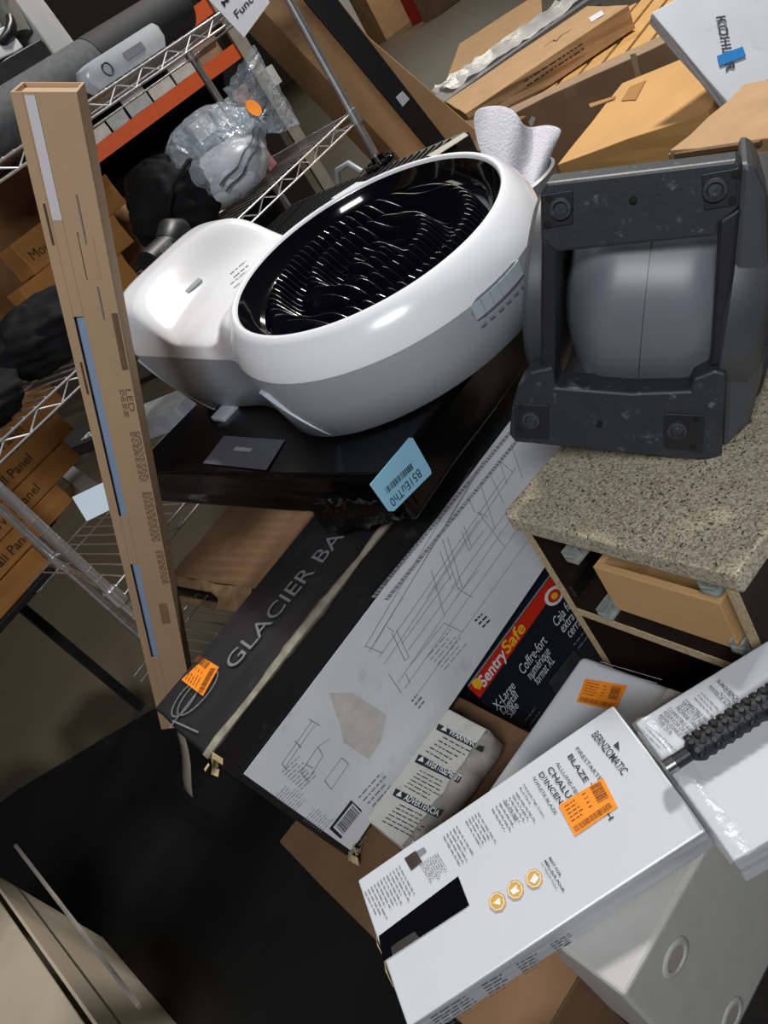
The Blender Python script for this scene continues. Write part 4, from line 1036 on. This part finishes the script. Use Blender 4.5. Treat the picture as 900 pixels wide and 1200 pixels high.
o = MB().box((-.038, -.003, -.032), (.038, .003, .032)).build('white_card', mat('pale_blue_card', rgb(176, 192, 206), .5, var=.03), None); tag(o, 'pale blue white card leaning at the lower shelf edge', 'card', m=Matrix.Translation(p_) @ Matrix.Rotation(math.radians(30), 4, 'Z') @ Matrix.Rotation(math.radians(-30), 4, 'X') @ Matrix.Rotation(math.radians(20), 4, 'Y'))
p_ = onz(70, 600, .81); mb = MB(); rows = []; rnd = random.Random(31)
for i in range(6): rows.append([Vector((-.10 + .04 * i, -.06 + .03 * j, .004 + .02 * rnd.random())) for j in range(5)])
o = mb.grid(rows).build('torn_cardboard', mat('torn_kraft', rgb(150, 120, 88), .8, var=.3, scale=30), None, solid=.003); tag(o, 'torn piece of brown cardboard on the lower wire shelf', 'cardboard', m=Matrix.Translation((p_.x, p_.y, .808)) @ Matrix.Rotation(math.radians(37), 4, 'Z'))
# flat brown box with torn flap low between rack and black carton
A = onz(300, 690, .46); B_ = onz(352, 622, .46); Cc = onz(228, 648, .46)
m_ = frame((A.x, A.y, .39), (B_ - A), (Cc - A))
t = thing('flat_brown_box', 'flat brown carton with torn end lying low between rack and black carton', 'box', m_)
L_ = (B_ - A).length; W_ = (Cc - A).length
rough_box((0, 0, 0), (L_ * 1.5, W_ * 1.05, .07), .002, 3, 15).build('carton', CARD_D, t, bevel=.003)
mb = MB(); rnd = random.Random(6); rows = []
for i in range(8): rows.append([Vector((-.004 - .03 * j - .006 * rnd.random(), W_ * i / 7, .072 - .02 * j + .012 * rnd.random())) for j in range(3)])
mb.grid(rows).build('torn_flap', mat('torn_kraft', rgb(150, 120, 88), .8, var=.3, scale=30), t, solid=.002)
MB().box((-.055, W_ * .35, .05), (-.045, W_ * 1.05, .085)).build('black_strip', BLACKGLOSS, t)
# corrugated silver duct behind the black carton corner
p = at(268, 752, 1.36); q = at(250, 775, 1.37)
dd = (q - p); dct = MB(); pts = [p + dd * (i / 24) for i in range(25)]
o = dct.tube(pts, [.022 + .003 * (i % 2) for i in range(25)], 18).build('silver_duct', CHROME, None, smooth=40); tag(o, 'short corrugated silver duct behind the black carton corner', 'duct')

# ---------------------------------------------------------------- long LED lamp carton leaning in front of the rack
dT, dBm = 1.02, 1.74
pT = (at(14, 118, dT) + at(88, 97, dT * 1.0)) / 2; pBm = (at(186, 808, dBm) + at(212, 790, dBm)) / 2
yv_ = (pBm - pT); LL = yv_.length; xv_ = at(88, 97, dT) - at(14, 118, dT); LWid = xv_.length
yv_.normalize(); xv_ = (xv_ - yv_ * xv_.dot(yv_)); LWid = xv_.length; xv_.normalize()
_o = pT - xv_ * LWid / 2
mL = frame(_o, xv_, yv_)
# local x across the front, y down the box, z away from the camera
lc = thing('led_lamp_carton', 'tall narrow brown LED lamp carton with slit window leaning against the rack', 'box', mL)
LD = .075
LCARD = mat('tan_carton', rgb(178, 148, 116), .75, var=.06, scale=6, bump=.1)
wx0, wx1 = LWid * .18, LWid * .36
def lb(lo, hi, nm='wall', m=LCARD, par=lc): return MB().box(lo, hi).build(nm, m, par, bevel=.0008)
LE = -.08 + LL + (pBm.z - .392) / max(.1, (pT.z - pBm.z)) * LL
lb((0, 0, 0), (wx0, LE, .004), 'front_wall'); lb((wx1, 0, 0), (LWid, LE, .004), 'front_wall')
lb((wx0, 0, 0), (wx1, LL * .265, .004), 'front_wall'); lb((wx0, LL * .60, 0), (wx1, LL * .70, .004), 'front_wall'); lb((wx0, LL * .93, 0), (wx1, LE, .004), 'front_wall')
lb((0, 0, .004), (.004, LE, LD), 'side_wall'); lb((LWid - .004, 0, .004), (LWid, LE, LD), 'side_wall'); lb((0, 0, LD), (LWid, LE, LD + .004), 'back_wall'); lb((.004, .006, .004), (LWid - .004, .010, LD), 'end_flap')
TUBEM = mat('blue_grey_lens', rgb(138, 158, 186), .2, var=.02, spec=.7)
MB().tube([(wx0 + .012, .02, .024), (wx0 + .012, LE - .02, .024)], .019, 16).build('lamp_tube', TUBEM, lc, smooth=True)
MB().box((wx0 + .002, .004, -.001), (wx1, LL * .14, .0)).build('white_tab', mat('paper_white', rgb(206, 202, 204), .6, var=0), lc)
FL = Face(lc, (0, 0, -.0006), (0, 0, -1))
TANINK = mat('tan_ink', rgb(104, 82, 62), .8, var=0)
def lrect(x0, x1, y0, y1, nm, m): return MB().box((LWid * x0, LL * y0, -.0008), (LWid * x1, LL * y1, -.0001)).build(nm, m, lc)
lrect(.86, .97, .262, .345, 'print_frame', TANINK); lrect(.875, .925, .268, .338, 'print_field', LCARD)
def lpar(x0, x1, y0, y1, n, sd):
    rnd = random.Random(sd); mb = MB()
    for i in range(n):
        x = LWid * (x0 + (x1 - x0) * (i + .2) / n); wd = LWid * (x1 - x0) / n * .45; y = LL * y0
        while y < LL * y1:
            l_ = LL * rnd.uniform(.004, .012); mb.add([Vector((x, y, -.0007)), Vector((x + wd, y, -.0007)), Vector((x + wd, min(y + l_, LL * y1), -.0007)), Vector((x, min(y + l_, LL * y1), -.0007))], [(0, 1, 2, 3)]); y += l_ + LL * .003
    mb.build('fine_print', TANINK, lc)
lpar(.76, .97, .445, .535, 7, 61); lpar(.76, .97, .555, .655, 8, 62); lpar(.80, .97, .675, .75, 7, 63)
me = text_mesh('LED'); xs = [q.co.x for q in me.vertices]; mb = MB(); sc = LWid * .16; w_ = max(xs) - min(xs)
mb.add([Vector((LWid * .84 + q.co.y * sc, LL * .375 + (q.co.x - min(xs)) / w_ * LL * .036, -.0008)) for q in me.vertices], [tuple(p.vertices) for p in me.polygons]); mb.build('lettering', TANINK, lc)
lpar(.72, .82, .375, .42, 3, 64)
for (x0, x1, y0, y1) in ((.66, .69, .11, .17), (.70, .73, .225, .27)): lrect(x0, x1, y0, y1, 'slot', mat('slot_grey', rgb(110, 108, 100), .7, var=0))
lrect(.56, .80, .16, .215, 'tuck_tab', LCARD); lrect(.55, .57, .155, .215, 'tab_shadow_line', TANINK)
lrect(.62, .82, .795, .845, 'tuck_tab', mat('tan_dark', rgb(140, 108, 76), .8, var=.1))
for y0 in (.19, .47, .54, .72): MB().box((-.0008, LL * y0, .012), (.0004, LL * (y0 + .04), .03)).build('punched_slot', HOLE, lc)
for y0 in (.12, .33): lrect(.10, .14, y0, y0 + .05, 'punched_slot', mat('slot_brown', rgb(84, 62, 46), .8, var=0))

# ---------------------------------------------------------------- black ventilated appliance behind the cooler
zt = 1.10
c0, c1 = onz(346, 236, zt), onz(550, 150, zt); xv = (c1 - c0).normalized(); pv = Vector((-xv.y, xv.x, 0)); Da = .26
m_ = frame((c0.x - pv.x * Da, c0.y - pv.y * Da, ZT + .004), xv, pv); xv = c1 - c0
t = thing('vented_appliance', 'black perforated flat appliance with round dial behind the cooler', 'appliance', m_)
La = xv.length; Ha = zt - ZT - .004
VENT = mat('vent_black', rgb(26, 26, 27), .5, var=.1, scale=40)
rough_box((0, 0, 0), (La, Da, Ha), .0005, 2, 77).build('body', VENT, t, bevel=.012, bseg=3)
for i in range(26):
    MB().box((.02 + i * (La - .04) / 26, .012, Ha), (.02 + i * (La - .04) / 26 + .007, Da - .03, Ha + .004)).build('vent_slat', VENT, t)
Fv = Face(t, (0, 0, Ha + .005), (0, 0, 1))
dcn = Fv.loc((446, 192))
MB().lathe([(.045, Ha + .003), (.045, Ha + .010), (.038, Ha + .014), (.020, Ha + .014), (.018, Ha + .03), (.001, Ha + .03)], 32, Matrix.Translation((dcn.x, dcn.y, 0))).build('dial', BLACKGLOSS, t, smooth=40)
for k in range(12): MB().box((.034, -.004, Ha + .012), (.044, .004, Ha + .017), Matrix.Translation((dcn.x, dcn.y, 0)) @ Matrix.Rotation(k * math.pi / 6, 4, 'Z')).build('dial_tooth', VENT, t)
Fv.quad([(388, 233), (418, 214), (446, 211), (424, 228)], 'paper_label', mat('paper', rgb(214, 218, 224), .7), 2.)
Fv.quad([(500, 183), (544, 156), (549, 159), (510, 184)], 'pale_strip', mat('pale_strip', rgb(170, 166, 150), .5, var=.05), 2.)
hp = Fv.loc((410, 205)); MB().tube([(hp.x - .06, hp.y, Ha), (hp.x - .035, hp.y, Ha + .03), (hp.x + .02, hp.y, Ha + .035), (hp.x + .05, hp.y, Ha)], .008, 8).build('handle', GREYPL, t, smooth=True)

# ---------------------------------------------------------------- grey bin with foam wrap between cooler and blower
bc = at(592, 220, 1.66); zb_ = bc.z; bc = Vector((bc.x, bc.y, 0))
o = thing('waste_bin', 'grey round plastic bin standing between cooler and blower', 'bin', Matrix.Translation(bc))
BINM = mat('bin_grey', rgb(128, 132, 132), .4, var=.05)
MB().lathe([(.001, .01), (.085, .01), (.108, zb_ - .02), (.114, zb_), (.108, zb_ + .004), (.102, zb_ - .02), (.08, .03), (.001, .03)], 40).build('tub', BINM, o, smooth=40)
FOAMW = mat('foam_wrap', rgb(206, 204, 214), .6, var=.04, scale=20, bump=.6, bscale=160, alpha=.93)
Pw = [[(552, 128), (572, 122), (592, 122), (606, 130), (612, 146), (622, 150), (640, 144), (660, 150)],
      [(556, 160), (574, 158), (594, 160), (606, 164), (614, 166), (624, 166), (640, 162), (658, 158)],
      [(566, 190), (580, 192), (596, 196), (608, 196), (616, 192), (624, 188), (636, 182), (650, 172)],
      [(580, 214), (590, 218), (602, 222), (610, 218), (618, 212), (626, 206), (634, 200), (644, 190)],
      [(596, 238), (602, 240), (608, 240), (614, 236), (620, 230), (626, 224), (632, 218), (638, 210)]]
rows = []; rnd = random.Random(13)
for i, r in enumerate(Pw):
    rows.append([at(u, v, 1.60 + .02 * math.sin(j * 1.6 + i * .8) + (.05 if j > 4 else 0) * (1 - i / 5) + .01 * rnd.random() + .10 * (1 - i / 4) * (.3 if j < 4 else .1)) for j, (u, v) in enumerate(r)])
o = MB().grid(rows).build('foam_wrap', FOAMW, None, smooth=80, solid=.004, sub=2); tag(o, 'white honeycomb foam wrap sheet stuffed into the grey bin', 'wrap')

# ---------------------------------------------------------------- leaning boards behind the rack
def board(name, label, cat, pts, yo, th, m, bev=.003, group=None):
    """sheet standing in a vertical plane y = yo, outline in that plane, real thickness behind it"""
    P = [onpl(u, v, Vector((0, yo, 0)), Vector((0, 1, 0))) for u, v in pts]
    mm = Matrix(((1, 0, 0, 0), (0, 0, -1, 0), (0, 1, 0, 0), (0, 0, 0, 1)))
    o = MB().prism([(p.x, p.z) for p in P], -yo - th, -yo, mm).build(name, m, None, bevel=bev)
    if label: tag(o, label, cat, group)
    return o
board('tall_carton', 'tall plain brown carton leaning behind the chrome rack post', 'box', [(255, -45), (352, -30), (512, 180), (478, 196)], 2.95, .42, CARD)
board('black_board', 'long narrow black board with a small white label leaning behind the rack', 'board', [(334, -28), (378, -24), (540, 186), (512, 186)], 2.72, .02, mat('black_board', rgb(18, 18, 20), .5, var=.1))
o = board('board_label', None, None, [(464, 114), (472, 107), (480, 116), (472, 125)], 2.715, .003, mat('paper', rgb(214, 218, 224), .7), 0); o.name = 'paper_label'
o.parent = bpy.data.objects['black_board']
board('brown_board', 'thick brown cardboard sheet leaning behind the black board', 'cardboard', [(345, -38), (392, -8), (432, 43), (560, 154), (560, 176), (520, 186)], 2.76, .04, CARD)
pB = onpl(530, 186, Vector((0, 2.74, 0)), Vector((0, 1, 0)))
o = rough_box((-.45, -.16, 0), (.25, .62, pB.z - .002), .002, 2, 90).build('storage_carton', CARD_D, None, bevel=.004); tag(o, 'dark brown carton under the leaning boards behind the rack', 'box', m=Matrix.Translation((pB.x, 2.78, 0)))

# ---------------------------------------------------------------- pallets and flat cartons at the upper right
def flat_carton(name, label, A_, B_, C_, ztop, h, m, cat='box', amp=.003, sd=1, group=None, bev=.004, nx=1., ny=1.):
    a, b, c = onz(*A_, ztop), onz(*B_, ztop), onz(*C_, ztop)
    mm = frame((a.x, a.y, ztop - h), b - a, c - a); L_ = (b - a).length * nx; W_ = abs((c - a).dot(mm.to_3x3() @ Vector((0, 1, 0)))) * ny
    if mm[2][2] < 0: print('FLIPPED', name)
    t = thing(name, label, cat, mm, group)
    rough_box((0, 0, 0), (L_, W_, h), amp, 3, sd).build('carton', m, t, bevel=bev)
    return t, L_, W_
t, L_, W_ = flat_carton('flat_carton', 'ochre flat carton lying behind the blower', (652, 194), (830, 130), (676, 120), .73, .13, CARD3, sd=41)
Fx = Face(t, (0, 0, .1335), (0, 0, 1))
TAPEB = mat('brown_tape', rgb(170, 120, 62), .35, var=.05)
Fx.quad([(728, 118), (745, 117), (757, 94), (738, 102)], 'brown_tape', TAPEB, 1.5); Fx.quad([(690, 122), (722, 112), (720, 116), (692, 126)], 'brown_tape', TAPEB, 1.5)
x_, y_ = L_, W_
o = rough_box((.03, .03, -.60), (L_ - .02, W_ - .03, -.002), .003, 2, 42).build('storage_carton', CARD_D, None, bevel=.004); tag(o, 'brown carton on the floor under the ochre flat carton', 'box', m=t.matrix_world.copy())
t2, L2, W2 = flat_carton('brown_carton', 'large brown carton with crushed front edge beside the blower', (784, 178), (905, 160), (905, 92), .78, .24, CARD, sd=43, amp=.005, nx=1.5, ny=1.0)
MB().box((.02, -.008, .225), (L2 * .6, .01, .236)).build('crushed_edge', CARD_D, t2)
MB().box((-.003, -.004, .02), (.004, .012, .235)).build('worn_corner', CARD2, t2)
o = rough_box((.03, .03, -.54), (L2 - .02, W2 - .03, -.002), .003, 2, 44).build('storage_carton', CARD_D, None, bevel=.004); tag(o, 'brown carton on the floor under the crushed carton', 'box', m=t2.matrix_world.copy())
# long crate carton
t3, L3, W3 = flat_carton('long_carton', 'long grey brown taped carton lying along the pallet', (585, 140), (832, 24), (580, 134), .70, .70, CARD2, sd=45, amp=.004)
Fl = Face(t3, (0, -.004, 0), (0, -1, 0))
Fl.quad([(660, 104), (672, 98), (676, 110), (664, 117)], 'clear_tape', CLEAR, 1.5); Fl.quad([(738, 64), (745, 62), (752, 92), (746, 94)], 'clear_tape', mat('pale_tape', rgb(190, 168, 140), .3), 1.5); Fl.quad([(798, 38), (806, 34), (812, 66), (802, 70)], 'clear_tape', mat('pale_tape', rgb(190, 168, 140), .3), 1.5)
lb_ = Fl.quad([(616, 150), (623, 136), (628, 138), (622, 153)], 'small_label', mat('paper', rgb(214, 218, 224), .7), 1.5)
# pallet with slats
zp = .578
a, b, c = onz(590, 122, zp), onz(800, 24, zp), onz(560, 100, zp)
mP = frame((a.x, a.y, 0), b - a, c - a); PL = (b - a).length; PW = .95
def pallet(name, label, z, ns):
    r = thing(name, label, 'pallet', mP @ Matrix.Translation((0, -.12, z)), 'stacked pallets')
    slat = None
    for i in range(ns):
        x = PL * (i + .12) / ns
        if slat is None: slat = MB().box((0, 0, .105), (.10, PW, .125)).build('slat', WOODPINE, r, bevel=.002); o = slat
        else: o = part_copy(slat, r)
        o.location = (x, 0, 0)
    st_ = None
    for y in (0.0, PW / 2 - .02, PW - .04):
        if st_ is None: st_ = MB().box((0, 0, .02), (PL, .04, .104)).build('stringer', WOODPINE, r); o = st_
        else: o = part_copy(st_, r)
        o.location = (0, y, 0)
    bs_ = None
    for i in range(4):
        if bs_ is None: bs_ = MB().box((0, 0, 0), (.10, PW, .019)).build('bottom_board', WOODPINE, r); o = bs_
        else: o = part_copy(bs_, r)
        o.location = ((PL - .1) * i / 3, 0, 0)
    return r
pallet('pallet', 'bare wooden pallet with pale slats, top of the stack beside the long carton', zp - .127, 8)
for k, nm in enumerate(('lowest', 'second', 'third')): pallet('pallet', 'wooden pallet, %s from the floor in the stack beside the long carton' % nm, .149 * k, 8)
# carton, wrapped bar and sheet on the pallet
t4, L4, W4 = flat_carton('printed_long_carton', 'long tan carton with small print lying on the pallet', (545, 133), (732, 8), (524, 118), .70, .115, CARD, sd=47, amp=.003, nx=1.02)
Fq = Face(t4, (0, -.004, 0), (0, -1, 0)); Fq.para((614, 96), (690, 46), (617, 101), 2, BRINK, 'fine_print', .4, 71, word=.06)
Fq2 = Face(t4, (0, 0, .1185), (0, 0, 1)); Fq2.text('Snell', (640, 60), (668, 42), (637, 55), BRINK) if False else Fq2.ribbon([[(638, 54), (648, 47), (652, 48), (658, 41), (664, 38), (668, 35)]], .006, 'script_mark', BRINK)
Fq2.quad([(690, 21), (705, 12), (708, 17), (693, 26)], 'pale_label', mat('paper', rgb(214, 218, 224), .7), 1.5)
t5, L5, W5 = flat_carton('wrapped_bar', 'dark grey bar in clear foam wrap lying beside the tan carton', (518, 120), (700, -8), (508, 112), .69, .105, mat('dark_grey_bar', rgb(92, 94, 96), .5, var=.1), 'bar', sd=49)
mb = MB(); rows = []; rnd = random.Random(17)
for i in range(26): rows.append([Vector((.1 + (L5 - .1) * i / 25, W5 * (.2 + .35 * j) + rnd.uniform(-.012, .012), .10 + .03 * math.sin(j * 1.5) + rnd.uniform(0, .03))) for j in range(5)])
mb.grid(rows).build('foam_film', mat('crinkled_film', rgb(196, 198, 196), .25, var=.1, bump=.6, bscale=30, alpha=.8), t5, smooth=80)
t6, L6, W6 = flat_carton('cardboard_sheet', 'taped tan cardboard sheet at the edge of the pallet near the open floor', (517, 110), (630, 40), (492, 92), .60, .02, CARD, 'cardboard', sd=51, nx=1.05, ny=1.4)
# white carton with blue stripe and lettering
P_ = at(854, 122, 2.05); xk = at(905, 92, 2.05) - P_; yk = at(829, 9, 2.12) - P_
mKo = frame(P_, xk, yk)
ko = thing('white_panel_carton', 'tall white carton with a blue stripe and dark vertical lettering', 'box', mKo)
rough_box((0, 0, -.035), (.34, .36, 0), .002, 2, 55).build('carton', mat('smudged_white', rgb(196, 200, 206), .5, var=.05, scale=8, wear=rgb(140, 142, 146), wearscale=14, wearamt=.4), ko, bevel=.004)
Fk = Face(ko, (0, 0, .0022), (0, 0, 1))
Fk.text('KOHLER', (839, 20), (851, 84), (850, 17), mat('navy_ink', rgb(34, 44, 70), .5, var=0), bold=.02)
Fk.quad([(840, 66), (870, 55), (874, 66), (843, 78)], 'blue_stripe', mat('blue_stripe', rgb(20, 120, 190), .4, var=0), 3.)
# cartons on the far floor
def far_box(u, v, w_, d_, h_, m, label, sd):
    p = onz(u, v, 0); o = rough_box((-w_ / 2, 0, 0), (w_ / 2, d_, h_), .004, 2, sd).build('far_carton', m, None, bevel=.006); tag(o, label, 'box', m=yawm((p.x, p.y, 0), 8)); return o
far_box(430, 48, 1.0, .9, 1.5, WHITECARD, 'tall white carton standing on the far warehouse floor', 81)
far_box(470, 34, .9, .8, 1.3, CARD, 'brown carton just right of the far white carton', 82)
far_box(505, 18, .34, .6, 1.3, mat('red_carton', rgb(190, 50, 44), .5, var=.1), 'narrow red carton between brown cartons on the far floor', 83)
far_box(530, 6, .8, .6, 1.2, CARD2, 'brown carton right of the narrow red carton far away', 84)

# ---------------------------------------------------------------- far orange pallet rack with boxed goods
YR = 6.4
def FX(u, v): p = onpl(u, v, Vector((0, YR, 0)), Vector((0, 1, 0))); return p.x, p.z
_, zb1 = FX(234, 92); _, zb2 = FX(200, 40)
xL = FX(120, 150)[0] - .6; xR = FX(272, 62)[0] + .05
fr = thing('pallet_racking', 'orange beamed warehouse racking stocked with small boxes far behind', 'racking', Matrix.Identity(4))
ORB = mat('orange_beam', rgb(224, 92, 34), .45, var=.06)
for z in (zb1, zb2): MB().box((xL, YR, z - .05), (xR, YR + .05, z + .05)).build('beam', ORB, fr); MB().box((xL, YR + .05, z + .0), (xR, YR + 1.0, z + .045)).build('deck', mat('deck_dark', rgb(40, 36, 32), .8), fr)
for x in (xR, xL - .09): MB().box((x, YR - .02, 0), (x + .09, YR + .07, zb2 + 1.0)).build('upright', mat('upright_grey', rgb(150, 142, 128), .6, var=.2, scale=12), fr)
MB().box((xL, YR + 1.0, 0), (xR + .1, YR + 1.03, zb2 + 1)).build('back_sheet', mat('rack_back', rgb(30, 27, 25), .9, var=0), fr)
rnd = random.Random(23); x = xL + .04; k = 0
GOODS = [(rgb(176, 186, 184), 'pale green'), (rgb(206, 206, 200), 'white'), (rgb(214, 206, 70), 'yellow'), (rgb(158, 124, 96), 'brown'), (rgb(122, 84, 70), 'dark brown'), (rgb(190, 178, 164), 'beige')]
col_i = 1
while x < xR - .1:
    w_ = rnd.choice([.16, .2, .22]); nst_ = rnd.choice([1, 2, 2]); c_, nm = GOODS[rnd.choice([0, 0, 1, 1, 2, 3, 4, 5])]
    for q in range(nst_):
        hq = min(.19, (zb2 - zb1 - .14) / 2)
        o = rough_box((0, 0, 0), (w_ - .012, .3, hq - .004), .002, 1, 100 + k).build('goods_box', mat('goods_' + nm.replace(' ', '_'), c_, .5, var=.12, scale=14), None)
        tag(o, nm + ' goods box, %s column from the left, %s row of the orange racking' % (('first', 'second', 'third', 'fourth', 'fifth', 'sixth', 'seventh', 'eighth', 'ninth', 'tenth', 'eleventh', 'twelfth', 'thirteenth', 'fourteenth', 'fifteenth', 'sixteenth')[col_i - 1], 'upper' if q else 'lower'), 'box', 'boxed goods on the orange racking', m=Matrix.Translation((x, YR + .06 + rnd.uniform(0, .05), zb1 + .052 + q * hq))); k += 1
    x += w_ + .004; col_i += 1
x = FX(205, 122)[0]
for q, (c_, nm) in enumerate((GOODS[1], GOODS[0], GOODS[3], GOODS[1])):
    o = rough_box((0, 0, 0), (.17, .3, .13), .002, 1, 140 + q).build('goods_box', mat('goods_' + nm.replace(' ', '_'), c_, .5), None)
    tag(o, nm + ' goods box, %s from the left on the level below the orange beam' % ('first', 'second', 'third', 'fourth')[q], 'box', 'boxed goods below the orange beam', m=Matrix.Translation((x + q * .2, YR + .1, zb1 - .33)))
MB().box((xL, YR + .02, zb1 - .39), (xR, YR + 1, zb1 - .331)).build('deck', mat('deck_dark', rgb(40, 36, 32), .8), fr)

# ---------------------------------------------------------------- open carton at the lower left corner
zo = .42
a, b = onz(20, 1068, zo), onz(118, 1205, zo)
mO = frame((b.x, b.y, 0), a - b, Vector((-1, -.4, 0))); print('open', mO[2][2])
oc = thing('open_carton', 'open beige carton with folded flaps at the lower left corner', 'box', mO)
Lo = (b - a).length * 1.5; BEI = mat('beige_card', rgb(168, 158, 138), .8, var=.08, scale=6)
sgn = 1
MB().box((0, 0, 0), (Lo, .006, zo)).build('side_wall', BEI, oc); MB().box((0, .40, 0), (Lo, .406, zo)).build('side_wall', BEI, oc)
MB().box((0, .006, 0), (.006, .40, zo)).build('end_wall', BEI, oc); MB().box((Lo - .006, .006, 0), (Lo, .40, zo)).build('end_wall', BEI, oc)
MB().box((.006, .006, .0), (Lo - .006, .40, .01)).build('bottom', BEI, oc)
for nm, m4 in (('flap', Matrix.Translation((0, .02, zo - .012)) @ Matrix.Rotation(math.radians(-6), 4, 'X')), ('flap', Matrix.Translation((.02, .17, zo - .02)) @ Matrix.Rotation(math.radians(4), 4, 'X'))):
    MB().box((.01, 0, 0), (Lo - .03, .13, .005), m4).build(nm, BEI, oc)
MB().tube([(-.02, -.06, zo - .03), (Lo, -.075, zo - .02)], .005, 6).build('edge_strip', mat('grey_strip', rgb(130, 124, 118), .6), oc)
MB().box((.05, .31, zo - .05), (Lo - .05, .39, zo - .03)).build('blue_liner', mat('blue_liner', rgb(60, 92, 104), .5), oc)
